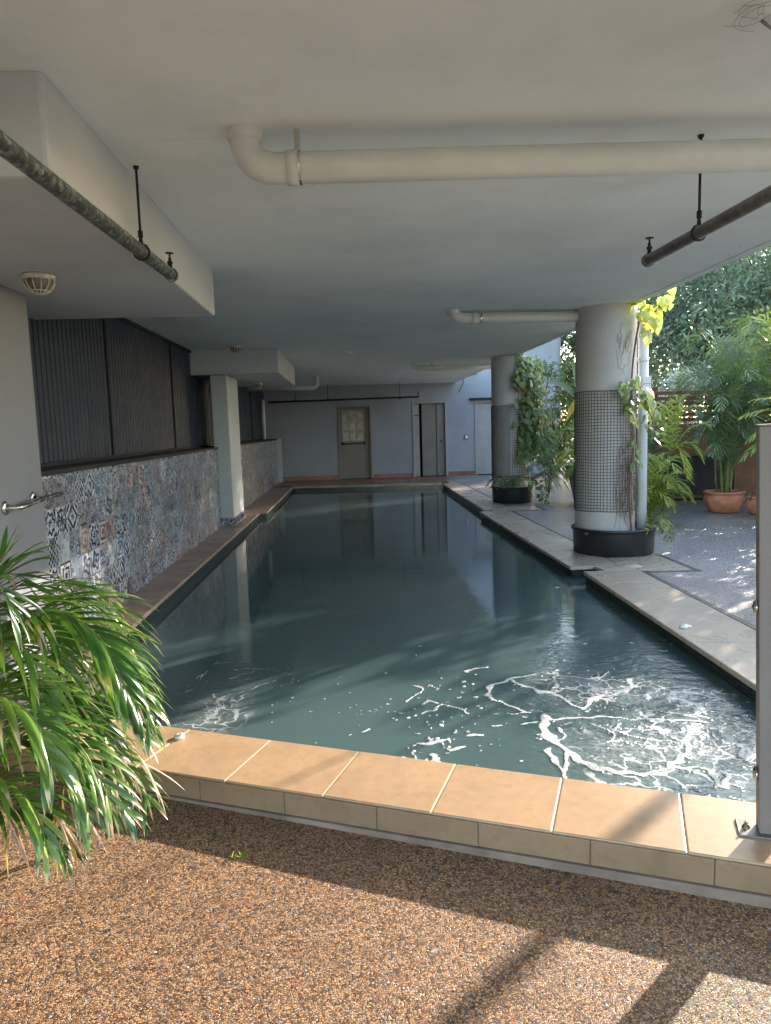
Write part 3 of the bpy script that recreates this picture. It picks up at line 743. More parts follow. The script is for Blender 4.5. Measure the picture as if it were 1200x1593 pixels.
frame(fw, 3.72, 4.70, 2.10, MT['door_white'], .05)
mb = MB(); mb.box((3.722,FWY+.05,.015),(4.698,FWY+.09,2.095)); mb.build('door', MT['door_white'], fw, bevel=.004)
mb = MB(); mb.box((3.52,FWY-.20,2.19),(4.9,FWY+.0,2.235)); mb.build('lintel_ledge', MT['black_metal'], fw)
mb = MB(); mb.box((3.36,FWY-.045,1.06),(3.48,FWY-.001,1.19)); sw_ = mb.build('switch_box', MT['post'], fw, bevel=.006)
mb = MB(); mb.box((3.38,FWY-.055,1.085),(3.46,FWY-.046,1.165)); mb.build('cover', MT['white_plastic'], sw_, bevel=.003)
mb = MB(); mb.tube(crom([(3.02,FWY-.1,2.95),(3.3,FWY-.08,2.9),(3.75,FWY-.08,2.92)], 6), .012, 6); mb.tube(crom([(3.3,FWY-.08,2.9),(3.35,FWY-.05,2.7),(3.2,FWY-.04,2.4)], 6), .008, 6)
mb.build('loose_cable', MT['black_metal'], fw)
# vertical pipe and trim in far left corner
mb = MB(); mb.tube([(-2.27,19.3,1.24),(-2.27,19.3,2.30)], .05, 12); tag(mb.build('corner_pipe', MT['pvc']), 'dull vertical pipe in the dark far left corner', 'pipe')
mb = MB(); mb.box((-2.33,20.35,0),(-1.93,20.42,1.24)); tag(mb.build('wall_end_post', MT['beam'], bevel=.006), 'pale narrow upright closing the far end of the tiled wall', 'post')
# neighbouring building seen between the columns
nb_ = thing('neighbour_building', (7.2, 25, -.3), 'white rendered building seen between the two round columns', 'building')
mb = MB(); mb.box((5.6,24.2,-.3),(7.25,30,8.5)); mb.build('wall', MT['facade'], nb_)
mb = MB(); mb.box((6.1,24.15,3.0),(6.12,24.2,3.05)); 

#SECTION pipes
# ------------------------------------------------------------------ pipes under the ceiling
def elbow(a, b, c, r, n=8):
    """rounded corner points from a via b to c"""
    a, b, c = map(Vector, (a, b, c)); p = b+(a-b).normalized()*r; q = b+(c-b).normalized()*r
    out = []
    for i in range(n+1):
        t = i/n; out.append(p.lerp(b, t).lerp(b.lerp(q, t), t))
    return [a]+out+[c]
def drainpipe(ex, ey, x1, y1, z, r, label, joints=(), straps=(), group='cream drain pipes under the ceiling'):
    t = thing('drain_pipe', (ex, ey, CZ), label, 'pipe', group)
    mb = MB(); mb.tube(elbow((ex,ey,CZ+.02), (ex,ey,z), (x1,y1,z), r*2.0), r, 24); pp_ = mb.build('pipe', MT['pvc'], t)
    d = Vector((x1-ex, y1-ey, 0)); L = d.length; d.normalize()
    mb = MB(); mb.lathe((ex,ey,CZ-.045), [(r+.001,0),(r+.008,.004),(r+.008,.046)], 24); mb.build('socket', MT['pvc'], pp_)
    for s in joints:
        p = Vector((ex,ey,z))+d*s; mb = MB(); mb.tube([p, p+d*.05], r+.006, 24); mb.build('socket', MT['pvc'], pp_)
    for s in straps:
        p = Vector((ex,ey,z))+d*s; nrm = d; u = Vector((-d.y, d.x, 0)); mb = MB()
        ring = []
        for k in range(25):
            a = 2*math.pi*k/24; ring.append(p+(u*math.cos(a)+Vector((0,0,1))*math.sin(a))*(r+.004))
        for k in range(24):
            A_, B_ = ring[k], ring[k+1]; mb.add([A_-nrm*.013, A_+nrm*.013, B_+nrm*.013, B_-nrm*.013], [(0,1,2,3)], True)
        q = p+Vector((0,0,r+.003)); mb.box((q.x-.012,q.y-.006,q.z),(q.x+.012,q.y-.001,CZ)); mb.build('strap', MT['steel'], t)
    return t
e = at(384, 212, z=CZ)
p0 = at(440, 262, z=2.545); p1 = at(1200, 241, z=2.545); dv = (p1-p0)
p0b = p0-dv*((p0.x-e.x)/dv.x); far_ = p0+dv*4
drainpipe(p0b.x, p0b.y, far_.x, far_.y, 2.545, .063, 'large cream drain pipe crossing the ceiling nearest the viewer', (.17,), (.215,))
drainpipe(1.17, 7.85, 3.4, 8.0, 2.615, .058, 'cream drain pipe running to the top of the nearer round column', (.2,), (.3,))
drainpipe(1.32, 14.1, 3.4, 14.2, 2.60, .056, 'cream drain pipe near the farther round column', (.2,), (.35,))
drainpipe(-.72, 17.0, -2.3, 16.7, 2.44, .06, 'cream drain pipe in the far left corner beyond the capital', (), ())

def sprinkler(y_end, xy0, xy1, z, r, hang, label, mt, cap=True):
    a = Vector((*xy0, z)); b = Vector((*xy1, z)); t = thing('sprinkler_pipe', b, label, 'pipe', 'galvanised sprinkler pipes hung from the ceiling')
    d = (b-a).normalized()
    mb = MB(); mb.tube([a, b], r, 16); mb.build('pipe', mt, t)
    mb = MB(); mb.tube([b-d*.005, b+d*.02, b+d*.032], [r+.006, r+.006, r*.6], 16); mb.build('end_cap', mt, t)
    # sprinkler head standing up
    h = MB(); q = b-d*.002; h.tube([q+Vector((0,0,r*.5)), q+Vector((0,0,r+.03))], .011, 8); h.lathe((q.x,q.y,q.z+r+.025), [(.0,0),(.015,0),(.015,.01),(.008,.013),(.008,.03),(.005,.032),(.005,.055)], 12)
    h.lathe((q.x,q.y,q.z+r+.078), [(0,0),(.022,0),(.022,.003),(0,.004)], 14)
    h.build('sprinkler_head', MT['black_metal'], t)
    for s in hang:
        p = a.lerp(b, s); g = MB(); g.tube([(p.x,p.y,z+r+.045),(p.x,p.y,CZ-.001)], .006, 6); g.lathe((p.x,p.y,CZ-.012), [(.0,0),(.012,0),(.014,.0115),(0,.0118)], 10)
        u = Vector((-d.y, d.x, 0)); loop = []
        for k in range(13):
            an = math.pi*(-.95+1.9*k/12)+math.pi/2*0
            loop.append(p+u*math.sin(an)*(r+.006)+Vector((0,0,-math.cos(an)*(r+.006))))
        top_ = p+Vector((0,0,r+.055)); g.tube([top_]+loop+[top_], .005, 6); g.lathe((p.x,p.y,z+r+.035), [(0,0),(.012,0),(.012,.03),(0,.03)], 8)
        g.build('hanger', MT['black_metal'], t)
    return t
zL = 2.315
a0 = at(0, 222, z=zL); b0 = at(266, 427, z=zL); dL = b0-a0
hs = (at(223, 392, z=zL)-a0).dot(dL)/dL.length_squared
aa_ = a0-dL*2; tot = b0-aa_
sprinkler(0, (aa_.x, aa_.y), (b0.x, b0.y), zL, .031, [((a0+dL*hs)-aa_).length/tot.length, .25], 'mottled galvanised sprinkler pipe hung over the palm side', MT['galv'])
zR = 2.285
a0 = at(1200, 301, z=zR); b0 = at(1010, 404, z=zR); dL = b0-a0; hs = (at(1089, 362, z=zR)-a0).dot(dL)/dL.length_squared; aa_ = a0-dL*2
sprinkler(0, (aa_.x, aa_.y), (b0.x, b0.y), zR, .028, [((a0+dL*hs)-aa_).length/(b0-aa_).length], 'rusty grey sprinkler pipe hung over the garden side', MT['galv_rust'])
t = thing('far_sprinkler_pipe', (0, 20, 2.27), 'thin dark sprinkler pipe hung along the end wall above the doors', 'pipe')
mb = MB(); mb.tube([(-2.2,20.0,2.25),(1.98,20.0,2.29)], .028, 10); mb.build('pipe', MT['black_metal'], t)
mb = MB(); mb.tube([(1.96,20,2.28),(1.96,20,2.42)], .014, 8); mb.lathe((1.96,20,2.42), [(0,0),(.03,0),(.03,.01),(0,.01)], 10); mb.build('sprinkler_head', MT['black_metal'], t)
for x in (-1.45,-.55,1.45):
    mb = MB(); mb.tube([(x,20,2.26),(x,20,CZ)], .008, 6); mb.lathe((x,20,2.24), [(0,0),(.036,0),(.036,.04),(0,.09)], 8); mb.build('hanger', MT['black_metal'], t)

# ------------------------------------------------------------------ bulkhead lamps
def lamp(c, label, R_=.085, tilt=0):
    t = thing('bulkhead_lamp', c, label, 'lamp', 'caged bulkhead lamps under the ceiling')
    x, y, z = c
    mb = MB(); mb.lathe(c, [(0,0),(R_*1.02,0),(R_*1.08,-.012),(R_*1.0,-.024),(R_*.86,-.026)], 28); mb.build('base', MT['white_metal'], t)
    mb = MB(); mb.lathe(c, [(R_*.86,-.02),(R_*.84,-.045),(R_*.7,-.07),(R_*.4,-.088),(0,-.094)], 24); mb.build('glass', MT['lampglass'], t)
    mb = MB()
    for k in range(6):
        a = math.pi*k/6; P = []
        for j in range(11):
            th = -math.pi/2+math.pi*j/10; rr = R_*.98*math.sin(th); hh = -.022-.082*math.cos(th)
            P.append((x+rr*math.cos(a), y+rr*math.sin(a), z+hh))
        mb.tube(P, .0035, 5)
    for rr, hh in ((R_*.98,-.026),(R_*.62,-.088)):
        P = [(x+rr*math.cos(2*math.pi*k/24), y+rr*math.sin(2*math.pi*k/24), z+hh) for k in range(25)]; mb.tube(P, .0035, 5)
    mb.build('cage', MT['white_metal'], t)
    return t
lp = at(60, 428, z=2.354)
L1 = lamp((lp.x, lp.y, 2.354), 'round bulkhead lamp in a white cage under the nearest beam')
copy_thing(L1, (-1.6, 10.6, CZ), 'small caged lamp on the ceiling just before the column capital')
copy_thing(L1, (-1.62, 13.2, 2.334), 'small caged lamp under the column capital')
# damaged fitting with loose wires, top right corner
q = at(1168, 8, z=CZ)
t = thing('broken_ceiling_fitting', (q.x, q.y, CZ), 'remains of a ceiling fitting with loose wires in the top right corner', 'ceiling fitting')
mb = MB(); mb.lathe((q.x+.03,q.y+.0,CZ-.006), [(0,0),(.05,0),(.055,.006)], 20); mb.build('base', MT['ceiling'], t)
mb = MB(); rnd = random.Random(4)
for k in range(6):
    c = Vector((q.x+rnd.uniform(-.0,.06), q.y+rnd.uniform(-.02,.05), CZ-.012)); P = []
    r0 = rnd.uniform(.03,.08); ph = rnd.uniform(0,6)
    for j in range(12): P.append(c+Vector((r0*math.cos(ph+j*.35), r0*1.2*math.sin(ph+j*.35), rnd.uniform(-.006,.004))))
    mb.tube(P, .0006, 4)
w1 = at(1192, 36, z=CZ-.01); mb.tube([w1+Vector((-.02,-.012,0)), w1+Vector((.03,.015,-.01))], .005, 6)
mb.build('loose_wires', MT['galv_rust'], t)
# small flush ceiling light, modelled as a plain white disc
q = at(543, 547, z=CZ); mb = MB(); mb.lathe((q.x,q.y,CZ), [(0,-.03),(.06,-.03),(.07,0)], 16); tag(mb.build('flush_lamp', MT['white_plastic']), 'tiny round white flush light above the middle of the pool', 'flush lamp')

#SECTION columns
# ------------------------------------------------------------------ round columns
def column(c, r, label, zt0, zt1):
    t = thing('round_column', (c[0], c[1], 0), label, 'column', 'round concrete columns beside the pool')
    mb = MB(); mb.lathe((c[0],c[1],0), [(r,-.02),(r,.5),(r,1.2),(r,2.0),(r,CZ+.01)], 64); mb.build('shaft', MT['concrete'], t)
    return t
C1 = (2.885, 7.93); R1 = .328
C2 = (3.02, 13.35); R2 = .33
col1 = column(C1, R1, 'nearer round column wrapped in black square mesh', .48, 1.78)
col2 = column(C2, R2, 'farther round column half hidden by hanging creeper', .48, 1.78)
def netting(c, r, z0, z1, cell, a0, a1, wire, par, label=None):
    """plastic mesh: flat strands round and up the column"""
    mb = MB(); full = a1-a0 >= 2*math.pi-.01; k = int((a1-a0)*r/cell); rows = int((z1-z0)/cell); rr = r+.006; rnd = random.Random(2)
    offs = [rnd.uniform(-.0015,.0015) for _ in range(k+1)]
    N = k if k > 40 else 40
    for i in range(k if full else k+1):
        a = a0+(a1-a0)*i/k; P = [(c[0]+(rr+.003)*math.cos(a+offs[i]/r+.004*math.sin(j*.9+i*.3)), c[1]+(rr+.003)*math.sin(a+offs[i]/r+.004*math.sin(j*.9+i*.3)), z0+(z1-z0)*j/12) for j in range(13)]
        mb.tube(P, wire, 4, False)
    for j in range(rows+1):
        z = z0+(z1-z0)*j/rows; w = wire*(1.7 if j in (0, rows) else 1)
        P = [(c[0]+rr*math.cos(a0+(a1-a0)*i/N), c[1]+rr*math.sin(a0+(a1-a0)*i/N), z+.003*math.sin(i*.35+j*.2)) for i in range(N+1)]
        mb.tube(P, w, 4, False)
    o = mb.build('netting', MT['mesh'], par)
    if label: o['label'] = label
netting(C1, R1, .47, 1.785, .0335, 0, 2*math.pi, .0024, col1)
netting(C2, R2, .47, 1.80, .021, math.pi*.55, math.pi*1.42, .0017, col2, 'fine black netting')
netting(C2, R2, .47, 1.81, .045, math.pi*1.43, math.pi*2.4, .0028, col2, 'wide black netting')

def tub(c, r, h, label, squash=1):
    t = thing('planter_tub', (c[0], c[1], 0), label, 'planter', 'black planters round the columns')
    mb = MB(); n = 56
    prof = [(r*.93,.0),(r*.955,.01),(r*.975,h-.05),(r*.985,h-.03),(r*1.02,h-.028),(r*1.03,h-.004),(r*1.01,h),(r*.97,h),(r*.96,h-.03),(r*.95,h-.08)]
    mb.lathe((c[0],c[1],0), prof, n); mb.build('tub', MT['black'], t)
    mb = MB(); mb.lathe((c[0],c[1],0), [(0,h-.07),(r*.96,h-.065)], n); mb.build('soil', MT['soil'], t)
    for a in (-2.6,-.9):
        mb = MB(); x, y = c[0]+r*1.0*math.cos(a), c[1]+r*1.0*math.sin(a); mb.box((x-.02,y-.02,h-.06),(x+.02,y+.02,h-.03)); mb.build('lug', MT['black'], t, bevel=.004)
    return t
tub((2.945, 7.82), .455, .29, 'round black planter tub at the foot of the nearer column')
tub((3.06, 13.28), .40, .30, 'round black planter tub at the foot of the farther column')
# skimmer lid
t = thing('skimmer_lid', (2.77,6.98,0), 'round stone coloured skimmer lid in the coping beside the planter', 'lid')
mb = MB(); mb.lathe((2.79,6.985,0), [(0,.007),(.115,.007),(.12,.004),(.12,0.001)], 36); dk_ = mb.build('disc', MT['coping_side'], t)
mb = MB(); mb.lathe((2.79,6.985,.0), [(.122,.001),(.122,.008),(.13,.008),(.133,.001)], 36); mb.build('ring', MT['coping_side'], t)
for sx, sy in ((2.75,6.99),(2.83,6.975)):
    mb = MB(); mb.lathe((sx,sy,.0065), [(0,.0015),(.006,.0015),(.006,0)], 8); mb.build('screw', MT['black_metal'], dk_)
# white downpipe
t = thing('downpipe', (3.30, 7.86, 0), 'white vertical downpipe standing beside the nearer round column', 'pipe')
mb = MB(); mb.tube([(3.305,7.90,.2),(3.295,7.90,2.70)], .053, 20); mb.build('pipe', MT['pvc_white'], t)
for z in (2.38, 2.10):
    mb = MB(); mb.lathe((3.297,7.90,z), [(.054,0),(.060,.004),(.060,.05),(.054,.055)], 20); mb.build('socket', MT['pvc_white'], t)
mb = MB(); mb.box((3.265,7.825,1.66),(3.36,7.835,1.74+.2)); bk_ = mb.build('bracket', MT['pvc_white'], t, bevel=.003)
for zz in (1.70, 1.86):
    for k in range(3): mb = MB(); mb.lathe((3.285+.028*k,7.8245,zz+.004*(k%2)), [(0,-.001),(.008,-.001),(.008,.001)], 8, 'y'); mb.build('rivet', MT['galv_rust'], bk_)

# ------------------------------------------------------------------ fence post in the foreground
PX, PY = 1.425, 2.285; ang = math.atan2(ND.y, ND.x)
def rot(x, y): return (PX+x*math.cos(ang)-y*math.sin(ang), PY+x*math.sin(ang)+y*math.cos(ang))
def rbox(mb, x0, y0, z0, x1, y1, z1): mb.prism([rot(x0,y0), rot(x1,y0), rot(x1,y1), rot(x0,y1)], z0, z1)
t = thing('fence_post', (PX, PY, 0), 'square grey metal fence post bolted to the near coping at the right', 'fence post')
t.rotation_euler = (0, R(-1.9), 0)
mb = MB(); rbox(mb, -.032,-.025,.010,.045,.045,1.43); mb.build('shaft', MT['post'], t, bevel=.004)
mb = MB(); rbox(mb, -.034,-.027,1.4305,.047,.047,1.436); mb.build('cap', MT['post'], t, bevel=.002)
mb = MB(); rbox(mb, -.098,-.045,.0005,.105,.065,.0095); bp_ = mb.build('base_plate', MT['dull_steel'], t, bevel=.002)
for x, y in ((-.068,.012),(.078,.012)):
    mb = MB(); p = rot(x, y); mb.lathe((p[0],p[1],.0095), [(0,.0),(.014,.0),(.014,.002),(.009,.002),(.009,.010),(.005,.010),(.005,.02),(0,.02)], 6 if False else 10); mb.build('bolt', MT['chrome'], bp_)
for z in (.215, .815):
    mb = MB(); p = rot(-.033, .012); c0 = Vector((p[0], p[1], z)); d = Vector((-math.cos(ang), -math.sin(ang), 0))
    prof = [0, .006, .012, .016]; rad = [.026, .025, .018, .002]
    mb.tube([c0+d*q for q in prof], rad, 18); mb.build('glass_clamp', MT['steel'], t)
gp = thing('glass_fence_panel', (PX+.7, PY-.3, 0), 'clear glass fence panel at the right edge beyond the grey post', 'glass panel')
mb = MB(); rbox(mb, .06, .006, .06, 1.5, .014, 1.30); mb.build('pane', MT['glass'], gp, bevel=.002)
for x in (.3, 1.2):
    mb = MB(); rbox(mb, x-.025, -.012, .0, x+.025, .032, .12); mb.build('spigot', MT['steel'], gp, bevel=.003)

# ------------------------------------------------------------------ little things on the coping
t = thing('plastic_stopper', (-.86, 3.34, 0), 'small white plastic cap lying on the sunny near coping', 'stopper')
mb = MB(); mb.lathe((-.87,3.335,0), [(0,.0005),(.024,.0005),(.025,.010),(.022,.014),(0,.015)], 20); mb.build('disc', MT['white_plastic'], t)
mb = MB(); mb.lathe((-.86,3.335,.014), [(.0,0),(.011,0),(.010,.006),(0,.007)], 14); mb.build('knob', MT['white_plastic'], t)
t = thing('white_fitting', (2.3, 4.79, 0), 'small white fitting on the shaded right coping', 'cap')
mb = MB(); mb.lathe((2.31,4.77,0), [(0,.0005),(.03,.0005),(.031,.012),(.026,.02),(0,.022)], 20); mb.build('disc', MT['white_plastic'], t)
mb = MB(); mb.tube([(2.31,4.77,.012),(2.355,4.755,.010)], .008, 8); mb.build('spout', MT['white_plastic'], t)

#SECTION plants
# ------------------------------------------------------------------ plant builders
UP = Vector((0, 0, 1))
def leaflet(mb, p, d, wdir, L, W, droop, r, seg=5, fold=.25, t0=0.0, taper=.55):
    vs = []; ts = []; q = Vector(p); d = d.normalized(); g = Vector((0, 0, -1)); st = L/seg
    for i in range(seg+1):
        t = i/seg; w = W*(min(1, t*5+.25))*(1-max(0, (t-taper)/(1-taper))**1.5)+.0006
        wd = (wdir-d*wdir.dot(d)); wd = wd.normalized() if wd.length > 1e-4 else d.orthogonal().normalized()
        nn = d.cross(wd)
        vs += [q-wd*w/2, q+nn*w*fold*.5, q+wd*w/2]; ts += [t0+t*(1-t0)]*3
        d = (d+g*droop*(.4+t)/seg*2).normalized(); q = q+d*st
    fs = []
    for i in range(seg):
        a = 3*i; fs += [(a,a+1,a+4,a+3),(a+1,a+2,a+5,a+4)]
    mb.add(vs, fs, True, ts, r)
def frond(lf, stm, pts, L, W, n, rnd, droop=.8, ang=55, start=.12, seg=5, rs_=.006, lift=.25, tipf=0.0, tipk=.45):
    P = crom(pts, 10); m = len(P); cum = [0]
    for i in range(1, m): cum.append(cum[-1]+(P[i]-P[i-1]).length)
    tot = cum[-1]; stm.tube(P[::2] if m > 6 else P, [rs_*(1-.75*i/(len(P[::2])-1)) for i in range(len(P[::2]))], 5, False)
    def samp(s):
        s *= tot
        for i in range(1, m):
            if cum[i] >= s: k = (s-cum[i-1])/max(1e-6, cum[i]-cum[i-1]); return P[i-1].lerp(P[i], k), (P[i]-P[i-1]).normalized()
        return P[-1], (P[-1]-P[-2]).normalized()
    fr = rnd.random()
    for k in range(n):
        s = start+(1-start)*(k+rnd.uniform(-.2,.2))/n; s = min(max(s, 0), .999); p, T = samp(s)
        S = T.cross(UP); S = S.normalized() if S.length > .05 else Vector((1,0,0)); N = S.cross(T).normalized()
        u = (s-start)/(1-start); prof = (.45+.55*math.sin(math.pi*min(1, u*.85+.18)))*(1 if u < .8 else 1-tipk*(u-.8)/.2)
        for sg in (-1, 1):
            a = math.radians(ang*(1-.5*u)+rnd.uniform(-6,6))
            d = T*math.cos(a)+S*sg*math.sin(a)+N*(lift+rnd.uniform(-.08,.08))
            r = min(1, max(0, .55*fr+.45*rnd.random())); l = L*prof*rnd.uniform(.88,1.08)
            leaflet(lf, p, d, T, l, W*rnd.uniform(.8,1.15), droop*rnd.uniform(.7,1.3), r, seg, .3, t0=tipf if rnd.random() < .5 else 0)
def heart(mb, p, nrm, down, s, r, rnd=None):
    """heart shaped leaf hanging from p: nrm = face, down = tip direction"""
    down = (down-nrm*down.dot(nrm)).normalized(); sd_ = nrm.cross(down)
    o = [(0,0),(.16,-.10),(.40,-.06),(.50,.16),(.44,.42),(.26,.72),(0,1.05)]
    L_ = [p+sd_*x*s+down*y*s-nrm*(abs(x)*.28*s)-nrm*(max(0, y-.5)**2*.5*s) for x, y in o]
    R_ = [p-sd_*x*s+down*y*s-nrm*(abs(x)*.28*s)-nrm*(max(0, y-.5)**2*.5*s) for x, y in o]
    C_ = [p+down*y*s for y in (.0,.16,.42,.72)]
    vs = L_+R_[1:6]+C_[1:]; # L 0..6, R 7..11 , C 12..14
    fs = [(0,1,2,3,12),(12,3,4,13),(13,4,5,14),(14,5,6),(0,12,9,8,7),(12,13,10,9),(13,14,11,10),(14,6,11)]
    mb.add(vs, fs, True, [.1]*len(vs), r)
def rvec(rnd): 
    a = rnd.uniform(0, 6.283); z = rnd.uniform(-1, 1); q = math.sqrt(1-z*z); return Vector((q*math.cos(a), q*math.sin(a), z))
def diamond(mb, p, d, w, L, W, r):
    mb.add([p, p+d*L*.45+w*W*.5, p+d*L, p+d*L*.45-w*W*.5], [(0,1,2,3)], False, [0,.4,.9,.4], r)
def clump(mb, c, rad, n, L, W, rnd, r0=.5, flat=.8):
    for _ in range(n):
        v = rvec(rnd); p = c+Vector((v.x*rad, v.y*rad, v.z*rad*flat))*(rnd.random()**.4)
        d = (rvec(rnd)+v*.6+Vector((0,0,-.15))).normalized(); w = d.cross(rvec(rnd)); w = w.normalized() if w.length > .01 else d.orthogonal()
        diamond(mb, p, d, w, L*rnd.uniform(.7,1.3), W*rnd.uniform(.7,1.2), min(1, max(0, r0+rnd.uniform(-.35,.35))))
def trunk_pts(a, b, rnd, w=.08, n=6):
    a, b = Vector(a), Vector(b); L = (b-a).length
    return [a.lerp(b, i/n)+Vector((rnd.uniform(-w,w)*L*.3, rnd.uniform(-w,w)*L*.3, 0))*(1 if 0 < i < n else 0) for i in range(n+1)]

# ------------------------------------------------------------------ foreground palm
rnd = random.Random(21)
palm = thing('foreground_palm', (-1.75, 2.75, -.1), 'glossy green palm clump with browned leaf tips, sunlit in the left foreground', 'palm')
lf, st = MB(), MB()
def wf(L, W, n, pts, **k):
    K_ = dict(seg=8, rs_=.006, start=.10); K_.update(k)
    frond(lf, st, [at(x, y+22, y=d) for x, y, d in pts], L, W, n, rnd, **K_)
# each frond: image-traced arc (px, py, metres away)
wf(.40,0.0207,26, [(-170,1130,2.75),(-40,985,2.7),(80,950,2.65),(165,1000,2.55),(225,1100,2.45)], tipk=.1, droop=0.72, ang=46)
wf(.42,0.0207,26, [(-140,1150,2.55),(-30,1000,2.5),(70,935,2.45),(150,965,2.35),(200,1060,2.25)], tipk=.1, droop=0.76, ang=46)
wf(.40,0.0195,24, [(-150,1150,2.9),(-40,1010,2.9),(70,965,2.9),(165,985,2.85),(238,1090,2.8)], tipk=.1, droop=0.58, ang=36)
wf(.40,0.0195,24, [(-150,1190,2.8),(-40,1050,2.8),(70,1000,2.78),(160,1030,2.7),(232,1130,2.65)], tipk=.1, droop=0.61, ang=38)
wf(.30,0.0171,18, [(-120,1040,2.95),(-30,920,3.0),(60,890,3.05),(140,898,3.1),(188,950,3.1)], tipk=.1, droop=0.65, ang=34, tipf=.3)
wf(.34,0.0183,21, [(-150,1260,2.4),(-60,1150,2.35),(40,1110,2.3),(110,1170,2.25),(145,1260,2.2)], tipk=.1, droop=0.72, ang=46, tipf=.3)
wf(.34,0.0183,21, [(-100,1260,2.6),(-20,1160,2.55),(70,1130,2.5),(150,1175,2.45),(205,1250,2.4)], tipk=.1, droop=0.72, ang=42, tipf=.3)
wf(.30,0.0183,17, [(-120,1040,2.6),(-60,930,2.6),(-10,885,2.6),(20,870,2.6),(45,890,2.6)], tipk=.1, droop=0.29, ang=45)
wf(.36,0.0195,21, [(-140,1060,2.5),(-60,960,2.45),(20,925,2.4),(75,950,2.35),(105,1030,2.3)], tipk=.1, droop=0.79, ang=50)
wf(.36,0.0195,21, [(-140,1180,2.2),(-60,1080,2.15),(0,1060,2.1),(55,1100,2.05),(85,1180,2.0)], tipk=.1, droop=0.79, ang=46, tipf=.25)
wf(0.260,0.0147,12, [(-120,1000,2.4),(-60,920,2.4),(-20,880,2.4),(0,850,2.4),(12,835,2.4)], tipk=.1, droop=0.07, ang=40)
wf(.38,0.0195,23, [(-130,1190,2.7),(-30,1070,2.65),(60,1040,2.6),(130,1065,2.55),(180,1150,2.5)], tipk=.1, droop=0.72, ang=44)
wf(.30,0.0171,18, [(-130,1290,2.3),(-60,1210,2.25),(0,1190,2.2),(50,1230,2.15),(75,1300,2.1)], tipk=.1, droop=0.65, ang=44, tipf=.4)
wf(.30,0.0171,18, [(-130,1330,2.45),(-60,1250,2.4),(10,1230,2.35),(70,1255,2.3),(110,1310,2.25)], tipk=.1, droop=0.65, ang=44, tipf=.45)
wf(.36,0.0183,21, [(-140,1200,3.0),(-40,1090,3.0),(50,1060,3.0),(120,1080,2.95),(200,1150,2.9)], tipk=.1, droop=0.65, ang=42, tipf=.2)
wf(.30,0.0183,17, [(-60,1000,2.2),(-40,930,2.2),(-10,890,2.2),(5,900,2.2),(20,935,2.2)], tipk=.1, droop=0.65, ang=50)
wf(.34,0.0183,20, [(-100,1110,2.35),(-50,1010,2.3),(10,975,2.25),(50,1000,2.2),(70,1070,2.15)], tipk=.1, droop=0.79, ang=48)
wf(.34,0.0183,20, [(-130,1240,2.9),(-30,1150,2.9),(60,1120,2.85),(130,1140,2.8),(180,1210,2.75)], tipk=.1, droop=0.72, ang=44, tipf=.35)
# a few long fronds reaching out clear of the clump
for pts_ in ([(-60,1010,2.5),(60,955,2.45),(140,985,2.4),(215,1060,2.35),(238,1120,2.3)], [(-60,940,3.0),(70,905,3.0),(150,925,3.0),(185,985,2.95),(196,1030,2.95)], [(-60,1120,2.35),(40,1085,2.3),(110,1120,2.25),(165,1210,2.2),(175,1260,2.2)], [(-50,1180,2.5),(60,1120,2.45),(150,1130,2.4),(215,1190,2.35),(235,1240,2.3)]):
    wf(0.285,0.0138,13, pts_, tipk=.2, droop=.55, ang=40, tipf=.2)
lf.build('foliage', MT['palm'], palm)
dry = MB()
for (qx, qy, qd, n_, w_) in ((190,1175,2.4,9,30),(75,1270,2.25,9,28),(150,1160,2.5,6,24),(20,1270,2.3,8,26),(110,1240,2.3,7,24)):
    for k in range(n_):
        p = at(qx+rnd.uniform(-w_,w_), qy+rnd.uniform(-18,18), y=qd+rnd.uniform(-.05,.05)); d = Vector((rnd.uniform(-.15,.55), rnd.uniform(-.2,.2), rnd.uniform(-1,-.5)))
        leaflet(dry, p, d, Vector((.3,1,.2)), rnd.uniform(.14,.26), rnd.uniform(.007,.013), rnd.uniform(.2,.8), rnd.random(), 6, .6)
leaflet(dry, at(205,1180,y=2.4), Vector((.9,-.1,-.35)), Vector((0,1,0)), .22, .008, .3, .6, 6, .6)
dry.build('dry_leaflets', MT['drypalm'], palm)
for k in range(7):
    a = Vector((-1.9+.08*rnd.uniform(-3,3), 2.7+.1*rnd.uniform(-3,3), -.12)); st.tube(trunk_pts(a, a+Vector((.12*rnd.uniform(-1,1), .1*rnd.uniform(-1,1), .55)), rnd), [.02]*7, 7)
st.build('stems', MT['greenstem'], palm)
# small weed in the gravel and a few dry leaves
rw = random.Random(5); w = MB(); c = at(368, 1334, z=-.118)
for _ in range(26):
    d = Vector((rw.uniform(-1,1), rw.uniform(-1,1), rw.uniform(.4,1.2))); leaflet(w, c+Vector((rw.uniform(-.03,.03), rw.uniform(-.012,.012), 0)), d, d.cross(UP), rw.uniform(.012,.03), .004, .5, rw.random(), 3)
tag(w.build('weed_tuft', MT['palm_yellow']), 'tiny weed tuft growing in the gravel by the shadow edge', 'weed')

